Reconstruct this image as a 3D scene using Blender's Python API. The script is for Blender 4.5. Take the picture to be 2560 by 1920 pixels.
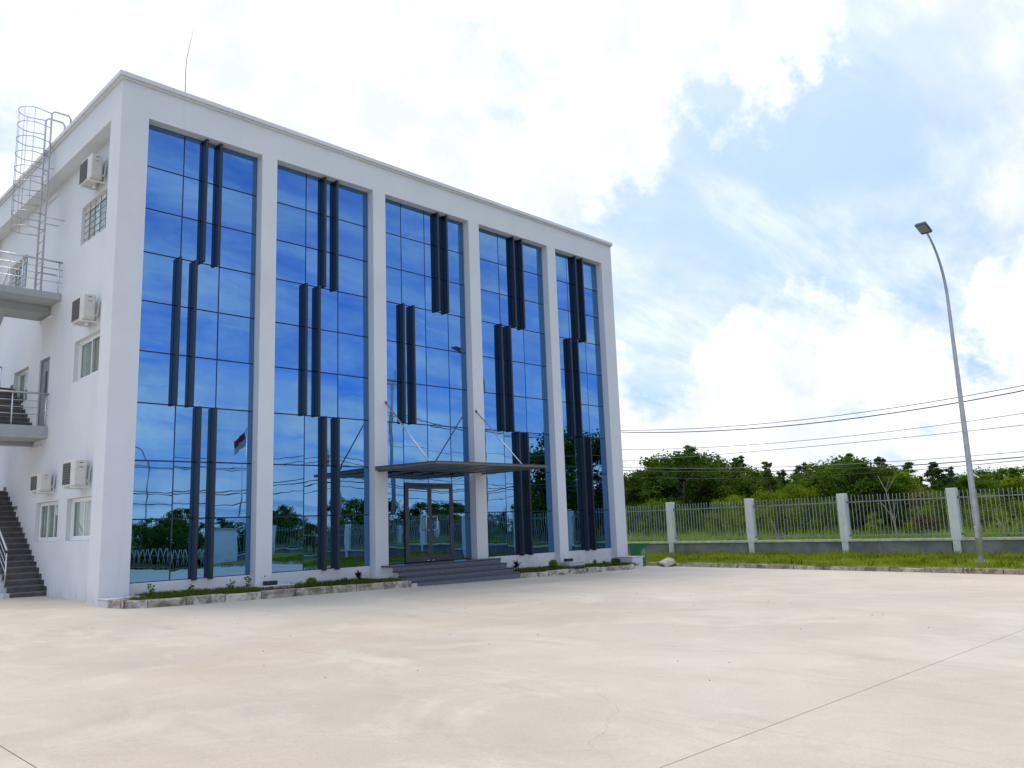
import bpy, math, random
import numpy as np
from mathutils import Vector, Matrix

for o in list(bpy.data.objects):
    bpy.data.objects.remove(o)
scene = bpy.context.scene
COL = scene.collection
R = math.radians
random.seed(7)
RNG = np.random.default_rng(7)

# ------------------------------------------------------------------ camera
cam_d = bpy.data.cameras.new('camera')
cam_d.sensor_width = 36.0
cam_d.lens = 28.777
cam_d.clip_start = 0.05
cam_d.clip_end = 3000
cam = bpy.data.objects.new('camera', cam_d)
COL.objects.link(cam)
yaw, pit, rol = 0.77252, 0.16931, -0.035515
fw = Vector((math.cos(yaw) * math.cos(pit), math.sin(yaw) * math.cos(pit), math.sin(pit)))
rt = Vector((math.sin(yaw), -math.cos(yaw), 0))
up = rt.cross(fw)
r2 = rt * math.cos(rol) + up * math.sin(rol)
u2 = -rt * math.sin(rol) + up * math.cos(rol)
M = Matrix((r2, u2, -fw)).transposed().to_4x4()
M.translation = Vector((-6.417, -18.521, 1.44))
cam.matrix_world = M
scene.camera = cam

# ------------------------------------------------------------------ world: Nishita sky with clouds
SUN_EL, SUN_AZ = R(66), R(104)       # azimuth measured from +X towards +Y
world = bpy.data.worlds.new('World')
scene.world = world
world.use_nodes = True
nt = world.node_tree
for n in list(nt.nodes):
    nt.nodes.remove(n)


def N(tree, typ, **kw):
    n = tree.nodes.new(typ)
    for k, v in kw.items():
        if k.startswith('i_'):
            n.inputs[int(k[2:])].default_value = v
        else:
            setattr(n, k, v)
    return n


def MATH(tree, op, a, b=None, clamp=False):
    n = tree.nodes.new('ShaderNodeMath')
    n.operation = op
    n.use_clamp = clamp
    for i, v in enumerate((a, b)):
        if v is None:
            continue
        if isinstance(v, (int, float)):
            n.inputs[i].default_value = v
        else:
            tree.links.new(v, n.inputs[i])
    return n.outputs[0]


def RANGE(tree, v, a, b, c=0.0, d=1.0, smooth=True):
    n = tree.nodes.new('ShaderNodeMapRange')
    n.interpolation_type = 'SMOOTHSTEP' if smooth else 'LINEAR'
    tree.links.new(v, n.inputs[0])
    for i, x in enumerate((a, b, c, d)):
        n.inputs[i + 1].default_value = x
    return n.outputs[0]


def MIXC(tree, f, a, b, blend='MIX'):
    n = tree.nodes.new('ShaderNodeMix')
    n.data_type = 'RGBA'
    n.blend_type = blend
    for s, v in ((n.inputs[0], f), (n.inputs[6], a), (n.inputs[7], b)):
        if isinstance(v, (int, float)):
            s.default_value = v
        elif isinstance(v, (tuple, list)):
            s.default_value = tuple(v) + (1,) if len(v) == 3 else tuple(v)
        else:
            tree.links.new(v, s)
    return n.outputs[2]


sky = N(nt, 'ShaderNodeTexSky', sky_type='NISHITA')
sky.sun_disc = False
sky.sun_elevation = SUN_EL
sky.sun_rotation = R(90) - SUN_AZ
sky.air_density = 1.3
sky.dust_density = 0.6
sky.ozone_density = 3.0
tc = N(nt, 'ShaderNodeTexCoord')
sep = N(nt, 'ShaderNodeSeparateXYZ')
nt.links.new(tc.outputs['Generated'], sep.inputs[0])
zz = MATH(nt, 'ADD', MATH(nt, 'MAXIMUM', sep.outputs[2], 0.0), 0.16)
comb = N(nt, 'ShaderNodeCombineXYZ')
nt.links.new(MATH(nt, 'DIVIDE', sep.outputs[0], zz), comb.inputs[0])
nt.links.new(MATH(nt, 'DIVIDE', sep.outputs[1], zz), comb.inputs[1])
rotm = N(nt, 'ShaderNodeMapping')
rotm.inputs['Rotation'].default_value = (0, 0, R(-37))
rotm.inputs['Scale'].default_value = (0.50, 1.35, 1.0)
rotm.inputs['Location'].default_value = (5.1, 2.9, 0.4)
nt.links.new(comb.outputs[0], rotm.inputs[0])
cn = N(nt, 'ShaderNodeTexNoise')
nt.links.new(rotm.outputs[0], cn.inputs['Vector'])
cn.inputs['Scale'].default_value = 1.3
cn.inputs['Detail'].default_value = 12
cn.inputs['Roughness'].default_value = 0.58
cn.inputs['Distortion'].default_value = 0.45
cn2 = N(nt, 'ShaderNodeTexNoise')
nt.links.new(tc.outputs['Generated'], cn2.inputs['Vector'])
cn2.inputs['Scale'].default_value = 11.0
cn2.inputs['Detail'].default_value = 9
cn2.inputs['Roughness'].default_value = 0.62
# directions warped by noise so that openings get ragged outlines
wn = N(nt, 'ShaderNodeTexNoise')
nt.links.new(tc.outputs['Generated'], wn.inputs['Vector'])
wn.inputs['Scale'].default_value = 4.5
wn.inputs['Detail'].default_value = 8
wn.inputs['Roughness'].default_value = 0.6
wsub = N(nt, 'ShaderNodeVectorMath', operation='SUBTRACT')
nt.links.new(wn.outputs['Color'], wsub.inputs[0])
wsub.inputs[1].default_value = (0.5, 0.5, 0.5)
wscl = N(nt, 'ShaderNodeVectorMath', operation='SCALE')
nt.links.new(wsub.outputs[0], wscl.inputs[0])
wscl.inputs['Scale'].default_value = 0.42
wadd = N(nt, 'ShaderNodeVectorMath', operation='ADD')
nt.links.new(tc.outputs['Generated'], wadd.inputs[0])
nt.links.new(wscl.outputs[0], wadd.inputs[1])
wdir = N(nt, 'ShaderNodeVectorMath', operation='NORMALIZE')
nt.links.new(wadd.outputs[0], wdir.inputs[0])
val = MATH(nt, 'ADD', cn.outputs[0], MATH(nt, 'MULTIPLY', MATH(nt, 'SUBTRACT', cn2.outputs[0], 0.5), 0.20))
# openings (negative) and thick banks (positive) of the cloud layer: direction, radius in degrees, strength
BLOBS = [((0.785, 0.535, 0.315), 4.5, -0.13), ((0.800, 0.458, 0.388), 3.0, -0.10), ((0.827, 0.375, 0.420), 3.0, -0.10), ((0.844, 0.289, 0.452), 3.5, -0.12),
         ((0.858, 0.193, 0.477), 6.0, -0.13), ((0.935, 0.235, 0.265), 4.0, -0.22), ((0.870, 0.330, 0.365), 5.0, -0.12), ((0.845, 0.42, 0.33), 3.5, -0.14),
         ((0.629, 0.569, 0.529), 2.8, -0.15), ((0.671, 0.547, 0.501), 2.2, -0.12), ((0.803, 0.551, 0.226), 3.2, -0.15), ((0.850, 0.465, 0.245), 3.0, -0.13),
         ((0.45, 0.72, 0.52), 20, 0.22), ((0.73, 0.50, 0.46), 6, 0.13), ((0.76, 0.43, 0.49), 4, 0.10), ((0.87, 0.44, 0.10), 8, 0.24),
         ((0.84, 0.47, 0.275), 1.8, 0.10), ((0.875, 0.40, 0.285), 2.2, 0.10), ((0.965, 0.20, 0.175), 4.5, 0.26), ((0.87, 0.40, 0.29), 10, -0.13), ((0.80, 0.50, 0.30), 6, -0.08), ((0.91, 0.30, 0.30), 5, -0.06)]
for d, rad, w in BLOBS:
    v = Vector(d).normalized()
    dp = N(nt, 'ShaderNodeVectorMath', operation='DOT_PRODUCT')
    nt.links.new(wdir.outputs[0], dp.inputs[0])
    dp.inputs[1].default_value = v
    val = MATH(nt, 'ADD', val, RANGE(nt, dp.outputs['Value'], math.cos(R(rad * 1.7)), math.cos(R(rad * 0.25)), 0.0, w))
# the haze closes the layer towards the horizon
val = MATH(nt, 'ADD', val, RANGE(nt, sep.outputs[2], 0.0, 0.25, 0.12, 0.0))
mask = RANGE(nt, val, 0.35, 0.68)
# thin streaked veil drawn out along the wind
vm = N(nt, 'ShaderNodeMapping')
vm.inputs['Rotation'].default_value = (0, 0, R(-37))
vm.inputs['Scale'].default_value = (0.60, 1.9, 1.0)
vm.inputs['Location'].default_value = (1.3, 5.2, 0)
nt.links.new(comb.outputs[0], vm.inputs[0])
vn = N(nt, 'ShaderNodeTexNoise')
nt.links.new(vm.outputs[0], vn.inputs['Vector'])
vn.inputs['Scale'].default_value = 1.5
vn.inputs['Detail'].default_value = 10
vn.inputs['Roughness'].default_value = 0.6
vn.inputs['Distortion'].default_value = 0.5
veil = RANGE(nt, vn.outputs[0], 0.34, 0.70, 0.05, 0.84)
mask = MATH(nt, 'MAXIMUM', mask, veil)
shade = RANGE(nt, cn2.outputs[0], 0.36, 0.68, 0.0, 1.0)
ccol = MIXC(nt, shade, (8.7, 9.15, 10.2), (11.9, 11.9, 11.8))
# clear sky, whitened by haze on the sun's side
sund = N(nt, 'ShaderNodeVectorMath', operation='DOT_PRODUCT')
nt.links.new(tc.outputs['Generated'], sund.inputs[0])
sund.inputs[1].default_value = (math.cos(SUN_EL) * math.cos(SUN_AZ), math.cos(SUN_EL) * math.sin(SUN_AZ), math.sin(SUN_EL))
hz = RANGE(nt, sund.outputs['Value'], -0.10, 0.46, 0.05, 0.86)
skyd = MIXC(nt, 1.0, sky.outputs[0], (0.42, 0.95, 1.95), 'MULTIPLY')
skyc = MIXC(nt, hz, skyd, (6.1, 8.0, 11.8))
wcol = MIXC(nt, mask, skyc, ccol)
bg = N(nt, 'ShaderNodeBackground')
bg.inputs[1].default_value = 0.10
nt.links.new(wcol, bg.inputs[0])
wo = N(nt, 'ShaderNodeOutputWorld')
nt.links.new(bg.outputs[0], wo.inputs[0])

# ------------------------------------------------------------------ sun behind thin cloud
sun_d = bpy.data.lights.new('sun', 'SUN')
sun_d.energy = 1.8
sun_d.angle = R(24)
sun_d.color = (1.0, 0.90, 0.77)
sun = bpy.data.objects.new('sun', sun_d)
COL.objects.link(sun)
sdir = Vector((math.cos(SUN_EL) * math.cos(SUN_AZ), math.cos(SUN_EL) * math.sin(SUN_AZ), math.sin(SUN_EL)))
sun.rotation_euler = sdir.to_track_quat('Z', 'Y').to_euler()
sun.location = sdir * 60

vs = scene.view_settings
vs.view_transform = 'Standard'
vs.look = 'None'
vs.exposure = 0.09
vs.gamma = 1.0
vs.use_curve_mapping = False
scene.cycles.max_bounces = 8
scene.cycles.use_denoising = True

# ------------------------------------------------------------------ materials


def new_mat(name):
    m = bpy.data.materials.new(name)
    m.use_nodes = True
    t = m.node_tree
    return m, t, t.nodes['Principled BSDF']


def noise(t, scale, detail=5, rough=0.55, vec=None, dist=0.0):
    n = t.nodes.new('ShaderNodeTexNoise')
    n.inputs['Scale'].default_value = scale
    n.inputs['Detail'].default_value = detail
    n.inputs['Roughness'].default_value = rough
    n.inputs['Distortion'].default_value = dist
    if vec is not None:
        t.links.new(vec, n.inputs['Vector'])
    return n.outputs[0]


def world_pos(t, scale=(1, 1, 1)):
    g = t.nodes.new('ShaderNodeNewGeometry')
    m = t.nodes.new('ShaderNodeMapping')
    m.inputs['Scale'].default_value = scale
    t.links.new(g.outputs['Position'], m.inputs[0])
    return m.outputs[0]


def bump(t, p, h, strength, dist=0.01):
    b = t.nodes.new('ShaderNodeBump')
    b.inputs['Strength'].default_value = strength
    b.inputs['Distance'].default_value = dist
    t.links.new(h, b.inputs['Height'])
    t.links.new(b.outputs[0], p.inputs['Normal'])


def simple(name, col, rough=0.6, metal=0.0, var=0.0, scale=3.0, bmp=0.0, bscale=40.0, spec=None):
    m, t, p = new_mat(name)
    p.inputs['Roughness'].default_value = rough
    p.inputs['Metallic'].default_value = metal
    if spec is not None:
        p.inputs['Specular IOR Level'].default_value = spec
    if var > 0:
        f = RANGE(t, noise(t, scale, 6, 0.6, world_pos(t)), 0.3, 0.7)
        c = MIXC(t, f, tuple(x * (1 - var) for x in col), tuple(min(1, x * (1 + var)) for x in col))
        t.links.new(c, p.inputs['Base Color'])
    else:
        p.inputs['Base Color'].default_value = tuple(col) + (1,)
    if bmp > 0:
        bump(t, p, noise(t, bscale, 4, 0.6, world_pos(t)), bmp)
    return m


def mat_paint():
    m, t, p = new_mat('white_wall_paint')
    pos = world_pos(t)
    f = RANGE(t, noise(t, 0.6, 5, 0.6, pos), 0.3, 0.7)
    c = MIXC(t, f, (0.615, 0.64, 0.66), (0.66, 0.68, 0.70))
    streak = RANGE(t, noise(t, 1.0, 6, 0.65, world_pos(t, (4, 4, 0.30))), 0.54, 0.82, 0.0, 0.20)
    c = MIXC(t, streak, c, (0.38, 0.39, 0.39))
    blot = RANGE(t, noise(t, 0.35, 7, 0.65, pos, 0.6), 0.52, 0.75, 0.0, 0.22)
    c = MIXC(t, blot, c, (0.44, 0.46, 0.48))
    # splashed dirt just above the ground
    g = t.nodes.new('ShaderNodeNewGeometry')
    sp = t.nodes.new('ShaderNodeSeparateXYZ')
    t.links.new(g.outputs['Position'], sp.inputs[0])
    low = RANGE(t, sp.outputs[2], 0.0, 0.55, 1.0, 0.0)
    d = MATH(t, 'MULTIPLY', low, RANGE(t, noise(t, 3.0, 7, 0.7, pos), 0.35, 0.75, 0.0, 0.5))
    c = MIXC(t, d, c, (0.34, 0.31, 0.25))
    t.links.new(c, p.inputs['Base Color'])
    p.inputs['Roughness'].default_value = 0.7
    bump(t, p, noise(t, 60, 4, 0.6, pos), 0.12, 0.004)
    return m


def mat_concrete():
    m, t, p = new_mat('yard_concrete')
    pos = world_pos(t)
    big = RANGE(t, noise(t, 0.16, 6, 0.62, pos, 0.6), 0.32, 0.68)
    c = MIXC(t, big, (0.506, 0.437, 0.343), (0.597, 0.527, 0.418))
    # trowelled streaks and dusty patches
    mid = RANGE(t, noise(t, 0.55, 9, 0.70, pos, 0.9), 0.44, 0.70, 0.0, 0.65)
    c = MIXC(t, mid, c, (0.650, 0.589, 0.470))
    st = RANGE(t, noise(t, 1.0, 9, 0.72, world_pos(t, (1.5, 0.55, 1)), 0.7), 0.50, 0.74, 0.0, 0.60)
    c = MIXC(t, st, c, (0.440, 0.381, 0.295))
    st2 = RANGE(t, noise(t, 1.0, 9, 0.72, world_pos(t, (3.4, 1.1, 1)), 0.5), 0.56, 0.74, 0.0, 0.5)
    c = MIXC(t, st2, c, (0.680, 0.626, 0.512))
    rust = RANGE(t, noise(t, 0.11, 4, 0.55, world_pos(t, (1, 1, 1)), 1.2), 0.56, 0.76, 0.0, 0.38)
    c = MIXC(t, rust, c, (0.514, 0.367, 0.234))
    grey = RANGE(t, noise(t, 0.28, 7, 0.65, world_pos(t, (1.3, 0.8, 1)), 0.4), 0.56, 0.78, 0.0, 0.35)
    c = MIXC(t, grey, c, (0.460, 0.447, 0.408))
    spk = RANGE(t, noise(t, 7, 4, 0.6, world_pos(t, (1.5, 1, 1))), 0.74, 0.80, 0.0, 0.25)
    c = MIXC(t, spk, c, (0.229, 0.198, 0.160))
    # hairline cracks
    wv = t.nodes.new('ShaderNodeVectorMath')
    wv.operation = 'ADD'
    nz = t.nodes.new('ShaderNodeTexNoise')
    nz.inputs['Scale'].default_value = 0.9
    nz.inputs['Detail'].default_value = 6
    t.links.new(pos, nz.inputs['Vector'])
    t.links.new(pos, wv.inputs[0])
    t.links.new(nz.outputs['Color'], wv.inputs[1])
    vo = t.nodes.new('ShaderNodeTexVoronoi')
    vo.feature = 'DISTANCE_TO_EDGE'
    vo.inputs['Scale'].default_value = 0.19
    t.links.new(wv.outputs[0], vo.inputs['Vector'])
    ck = MATH(t, 'MULTIPLY', RANGE(t, vo.outputs['Distance'], 0.0, 0.0022, 1.0, 0.0), RANGE(t, noise(t, 0.4, 3, 0.5, pos), 0.50, 0.66, 0.0, 0.32))
    c = MIXC(t, ck, c, (0.276, 0.241, 0.200))
    fine = RANGE(t, noise(t, 45, 5, 0.7, pos), 0.3, 0.7, 0.92, 1.06)
    c = MIXC(t, 1.0, c, fine, 'MULTIPLY')
    t.links.new(c, p.inputs['Base Color'])
    rr = RANGE(t, noise(t, 0.5, 6, 0.6, pos), 0.3, 0.7, 0.6, 0.85)
    t.links.new(rr, p.inputs['Roughness'])
    p.inputs['Specular IOR Level'].default_value = 0.3
    h = MATH(t, 'ADD', noise(t, 30, 6, 0.7, pos), MATH(t, 'MULTIPLY', noise(t, 3, 4, 0.5, pos), 1.5))
    bump(t, p, h, 0.25, 0.006)
    return m


def mat_kerb():
    m, t, p = new_mat('weathered_kerb_concrete')
    pos = world_pos(t)
    oi = t.nodes.new('ShaderNodeObjectInfo')
    base = MIXC(t, oi.outputs['Random'], (0.34, 0.30, 0.25), (0.56, 0.53, 0.47))
    st = RANGE(t, noise(t, 3.0, 9, 0.72, pos, 1.0), 0.42, 0.62, 0.0, 0.88)
    c = MIXC(t, st, base, (0.11, 0.085, 0.062))
    wp = RANGE(t, noise(t, 2.3, 6, 0.6, world_pos(t, (1, 1, 2.0))), 0.55, 0.7, 0.0, 0.6)
    c = MIXC(t, wp, c, (0.60, 0.58, 0.54))
    red = RANGE(t, noise(t, 0.9, 4, 0.6, pos), 0.55, 0.75, 0.0, 0.5)
    c = MIXC(t, red, c, (0.28, 0.19, 0.13))
    t.links.new(c, p.inputs['Base Color'])
    p.inputs['Roughness'].default_value = 0.85
    bump(t, p, noise(t, 35, 6, 0.7, pos), 0.6, 0.012)
    return m


def mat_grey_render():
    m, t, p = new_mat('grey_cement_render')
    pos = world_pos(t)
    f = RANGE(t, noise(t, 0.9, 7, 0.66, pos, 0.5), 0.35, 0.68)
    c = MIXC(t, f, (0.13, 0.13, 0.128), (0.235, 0.232, 0.225))
    st = RANGE(t, noise(t, 2.5, 7, 0.7, world_pos(t, (1, 1, 1.6))), 0.60, 0.72, 0.0, 0.7)
    c = MIXC(t, st, c, (0.06, 0.05, 0.045))
    t.links.new(c, p.inputs['Base Color'])
    p.inputs['Roughness'].default_value = 0.9
    bump(t, p, noise(t, 30, 6, 0.7, pos), 0.4, 0.01)
    return m


def mat_blue_glass():
    m, t, p = new_mat('blue_reflective_glass')
    oi = t.nodes.new('ShaderNodeObjectInfo')
    c = MIXC(t, oi.outputs['Random'], (0.122, 0.28, 0.50), (0.15, 0.315, 0.54))
    t.links.new(c, p.inputs['Base Color'])
    p.inputs['Metallic'].default_value = 1.0
    p.inputs['Roughness'].default_value = 0.0
    pos = world_pos(t, (1, 1, 1))
    h = MATH(t, 'ADD', noise(t, 1.1, 2, 0.4, pos), MATH(t, 'MULTIPLY', noise(t, 3.2, 1, 0.4, pos), 0.12))
    bump(t, p, h, 0.13, 0.012)
    return m


def mat_clear_glass():
    m, t, p = new_mat('window_glass')
    out = t.nodes['Material Output']
    t.nodes.remove(p)
    tr = N(t, 'ShaderNodeBsdfTransparent')
    tr.inputs[0].default_value = (0.94, 0.97, 0.96, 1)
    gl = N(t, 'ShaderNodeBsdfGlossy')
    gl.inputs['Roughness'].default_value = 0.0
    lw = N(t, 'ShaderNodeLayerWeight')
    lw.inputs[0].default_value = 0.5
    fr = MATH(t, 'ADD', MATH(t, 'MULTIPLY', MATH(t, 'POWER', lw.outputs['Facing'], 4.0), 0.55), 0.03)
    mx = N(t, 'ShaderNodeMixShader')
    t.links.new(fr, mx.inputs[0])
    t.links.new(tr.outputs[0], mx.inputs[1])
    t.links.new(gl.outputs[0], mx.inputs[2])
    t.links.new(mx.outputs[0], out.inputs[0])
    return m


def mat_leaf(name, c1, c2, trans=0.35):
    m, t, p = new_mat(name)
    out = t.nodes['Material Output']
    t.nodes.remove(p)
    g = t.nodes.new('ShaderNodeNewGeometry')
    oi = t.nodes.new('ShaderNodeObjectInfo')
    f = MATH(t, 'ADD', MATH(t, 'MULTIPLY', g.outputs['Random Per Island'], 0.6), MATH(t, 'MULTIPLY', oi.outputs['Random'], 0.4))
    big = RANGE(t, noise(t, 0.45, 3, 0.5, world_pos(t)), 0.35, 0.65)
    f = MATH(t, 'ADD', MATH(t, 'MULTIPLY', f, 0.55), MATH(t, 'MULTIPLY', big, 0.45))
    c = MIXC(t, f, c1, c2)
    d = N(t, 'ShaderNodeBsdfDiffuse')
    tl = N(t, 'ShaderNodeBsdfTranslucent')
    t.links.new(c, d.inputs[0])
    c2_ = MIXC(t, 1.0, c, (1.1, 1.25, 0.5), 'MULTIPLY')
    t.links.new(c2_, tl.inputs[0])
    mx = N(t, 'ShaderNodeMixShader')
    mx.inputs[0].default_value = trans
    t.links.new(d.outputs[0], mx.inputs[1])
    t.links.new(tl.outputs[0], mx.inputs[2])
    t.links.new(mx.outputs[0], out.inputs[0])
    return m


def mat_ground(name, c1, c2, sc=0.6):
    m, t, p = new_mat(name)
    pos = world_pos(t)
    f = RANGE(t, noise(t, sc, 8, 0.68, pos), 0.3, 0.7)
    t.links.new(MIXC(t, f, c1, c2), p.inputs['Base Color'])
    p.inputs['Roughness'].default_value = 1.0
    p.inputs['Specular IOR Level'].default_value = 0.1
    bump(t, p, noise(t, 12, 5, 0.7, pos), 0.7, 0.05)
    return m


MT = {}
MT['paint'] = mat_paint()
MT['concrete'] = mat_concrete()
MT['kerb'] = mat_kerb()
MT['render'] = mat_grey_render()
MT['glass'] = mat_blue_glass()
MT['window'] = mat_clear_glass()
MT['backing'] = simple('dark_mullion', (0.006, 0.012, 0.045), 0.35)
MT['fin'] = simple('dark_bronze_aluminium', (0.011, 0.013, 0.023), 0.30, 0.0, 0.12, 2.0)
MT['doorframe'] = simple('bronze_door_frame', (0.062, 0.060, 0.070), 0.4, 0.3, 0.1, 3.0)
MT['canopy'] = simple('grey_canopy_cladding', (0.15, 0.145, 0.135), 0.45, 0.25, 0.12, 1.2)
MT['canopytop'] = simple('canopy_edge_trim', (0.04, 0.04, 0.045), 0.5)
MT['steel'] = simple('stainless_steel', (0.62, 0.62, 0.64), 0.24, 1.0, 0.06, 6)
MT['galv'] = simple('galvanised_steel', (0.50, 0.51, 0.53), 0.45, 0.75, 0.12, 4)
MT['lamp'] = simple('galvanised_lamp_pole', (0.42, 0.44, 0.47), 0.5, 0.55, 0.12, 3)
MT['lamphead'] = simple('grey_lamp_housing', (0.10, 0.11, 0.12), 0.5, 0.3)
MT['lens'] = simple('lamp_lens', (0.30, 0.32, 0.33), 0.2)
MT['granite'] = simple('blue_grey_granite', (0.060, 0.062, 0.082), 0.26, 0.0, 0.3, 25.0)  # treads; darker than the risers to draw the shadow line at the nosings
MT['granite_lit'] = simple('blue_grey_granite_lit', (0.115, 0.12, 0.155), 0.35, 0.0, 0.25, 20.0)  # same granite, lightened on the risers to imitate the light on them
MT['stairtile'] = simple('dark_stair_tile', (0.085, 0.074, 0.078), 0.55, 0.0, 0.25, 5.0)
MT['treadtile'] = simple('pale_tread_tile', (0.17, 0.15, 0.145), 0.5, 0.0, 0.2, 5.0)  # treads paler than the riser tile
MT['plaster'] = simple('plinth_plaster', (0.52, 0.53, 0.53), 0.8, 0.0, 0.1, 2.5, 0.2, 40)
MT['stairside'] = simple('grey_landing_paint', (0.36, 0.38, 0.385), 0.75, 0.0, 0.08, 1.5)
MT['frame'] = simple('white_window_frame', (0.78, 0.79, 0.79), 0.4)
MT['darkframe'] = simple('grey_window_gasket', (0.10, 0.11, 0.12), 0.5)
MT['curtain'] = simple('pale_curtain', (0.36, 0.41, 0.385), 0.9, 0.0, 0.12, 3)
MT['interior'] = simple('dim_interior', (0.10, 0.10, 0.10), 0.9)
MT['acbody'] = simple('ivory_unit_casing', (0.60, 0.58, 0.53), 0.45, 0.0, 0.05, 4)
MT['acgrille'] = simple('dark_fan_grille', (0.045, 0.04, 0.042), 0.6)
MT['acvent'] = simple('grey_vent', (0.22, 0.21, 0.20), 0.6)
MT['pipe'] = simple('pipe_insulation', (0.50, 0.52, 0.55), 0.5)
MT['door2'] = simple('grey_steel_door', (0.20, 0.215, 0.24), 0.45, 0.0, 0.05, 2)
MT['black'] = simple('black_plastic', (0.012, 0.012, 0.016), 0.5)
MT['whitepl'] = simple('white_plastic', (0.75, 0.75, 0.75), 0.4)


def mat_post():
    m, t, p = new_mat('white_fence_post_paint')
    pos = world_pos(t)
    c = MIXC(t, RANGE(t, noise(t, 2.0, 6, 0.6, pos), 0.3, 0.7), (0.57, 0.61, 0.62), (0.65, 0.68, 0.685))
    c = MIXC(t, RANGE(t, noise(t, 1.0, 7, 0.7, world_pos(t, (9, 9, 0.9))), 0.52, 0.74, 0.0, 0.5), c, (0.30, 0.31, 0.29))
    g = t.nodes.new('ShaderNodeNewGeometry')
    sp = t.nodes.new('ShaderNodeSeparateXYZ')
    t.links.new(g.outputs['Position'], sp.inputs[0])
    d = MATH(t, 'MULTIPLY', RANGE(t, sp.outputs[2], -0.3, 0.5, 1.0, 0.0), RANGE(t, noise(t, 6.0, 7, 0.7, pos), 0.3, 0.7, 0.1, 0.8))
    c = MIXC(t, d, c, (0.20, 0.22, 0.15))
    t.links.new(c, p.inputs['Base Color'])
    p.inputs['Roughness'].default_value = 0.8
    bump(t, p, noise(t, 30, 5, 0.6, pos), 0.2)
    return m


MT['post'] = mat_post()
MT['coping'] = simple('pale_coping_concrete', (0.42, 0.44, 0.42), 0.85, 0.0, 0.2, 3.0, 0.3, 30)
MT['picket'] = simple('grey_fence_steel', (0.27, 0.30, 0.31), 0.5, 0.3, 0.1, 3)
MT['bin'] = simple('green_bin_plastic', (0.014, 0.16, 0.04), 0.42, 0.0, 0.12, 4)
MT['binlid'] = simple('faded_green_lid', (0.03, 0.20, 0.08), 0.4)
MT['rubber'] = simple('black_rubber', (0.015, 0.015, 0.015), 0.8)
MT['soil'] = mat_ground('dark_soil', (0.05, 0.04, 0.025), (0.11, 0.09, 0.05), 2.0)
MT['turf'] = mat_ground('turf', (0.10, 0.14, 0.014), (0.20, 0.23, 0.035), 0.7)
MT['field'] = mat_ground('field_ground', (0.05, 0.075, 0.015), (0.11, 0.14, 0.03), 0.25)
MT['bark'] = simple('tree_bark', (0.10, 0.08, 0.06), 0.9, 0.0, 0.3, 6, 0.5, 20)
MT['deadwood'] = simple('dry_wood', (0.33, 0.29, 0.22), 0.9, 0.0, 0.25, 8)
MT['leaf_dark'] = mat_leaf('dark_foliage', (0.026, 0.060, 0.011), (0.105, 0.175, 0.025), 0.3)
MT['leaf_mid'] = mat_leaf('mid_foliage', (0.040, 0.085, 0.010), (0.15, 0.23, 0.022), 0.35)
MT['leaf_bright'] = mat_leaf('bright_foliage', (0.10, 0.16, 0.010), (0.28, 0.35, 0.025), 0.4)
MT['leaf_blue'] = mat_leaf('blue_green_foliage', (0.03, 0.06, 0.028), (0.09, 0.145, 0.06), 0.3)
MT['leaf_red'] = mat_leaf('dark_red_foliage', (0.02, 0.006, 0.01), (0.07, 0.018, 0.028), 0.3)
MT['leaf_dry'] = mat_leaf('dry_brown_foliage', (0.10, 0.06, 0.03), (0.22, 0.14, 0.07), 0.3)
MT['lawn'] = mat_leaf('lawn_blades', (0.085, 0.135, 0.008), (0.33, 0.36, 0.035), 0.45)
MT['bedgrass'] = mat_leaf('bed_grass_blades', (0.045, 0.075, 0.008), (0.15, 0.18, 0.02), 0.4)
MT['tallgrass'] = mat_leaf('tall_grass_blades', (0.15, 0.24, 0.016), (0.36, 0.47, 0.045), 0.45)
MT['wire'] = simple('black_cable', (0.03, 0.03, 0.035), 0.6)
MT['wirethin'] = simple('grey_bare_wire', (0.20, 0.20, 0.22), 0.5)
MT['polec'] = simple('utility_pole_concrete', (0.36, 0.35, 0.33), 0.85, 0.0, 0.15, 2)
MT['flagred'] = simple('red_flag_cloth', (0.25, 0.015, 0.025), 0.8)
MT['flagwhite'] = simple('white_flag_cloth', (0.42, 0.40, 0.42), 0.8)
MT['stone'] = simple('pale_broken_concrete', (0.50, 0.45, 0.38), 0.85, 0.0, 0.2, 8, 0.5, 30)
MT['brick'] = simple('red_brown_break', (0.26, 0.15, 0.11), 0.9, 0.0, 0.25, 12, 0.5, 30)
MT['roof'] = simple('roof_screed', (0.35, 0.35, 0.34), 0.9)
MT['litter'] = simple('dry_leaf_litter', (0.10, 0.075, 0.05), 0.9)

# ------------------------------------------------------------------ mesh helpers


def bez(a, b, n=8):
    return [a + (b - a) * i / n for i in range(n + 1)]


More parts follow.
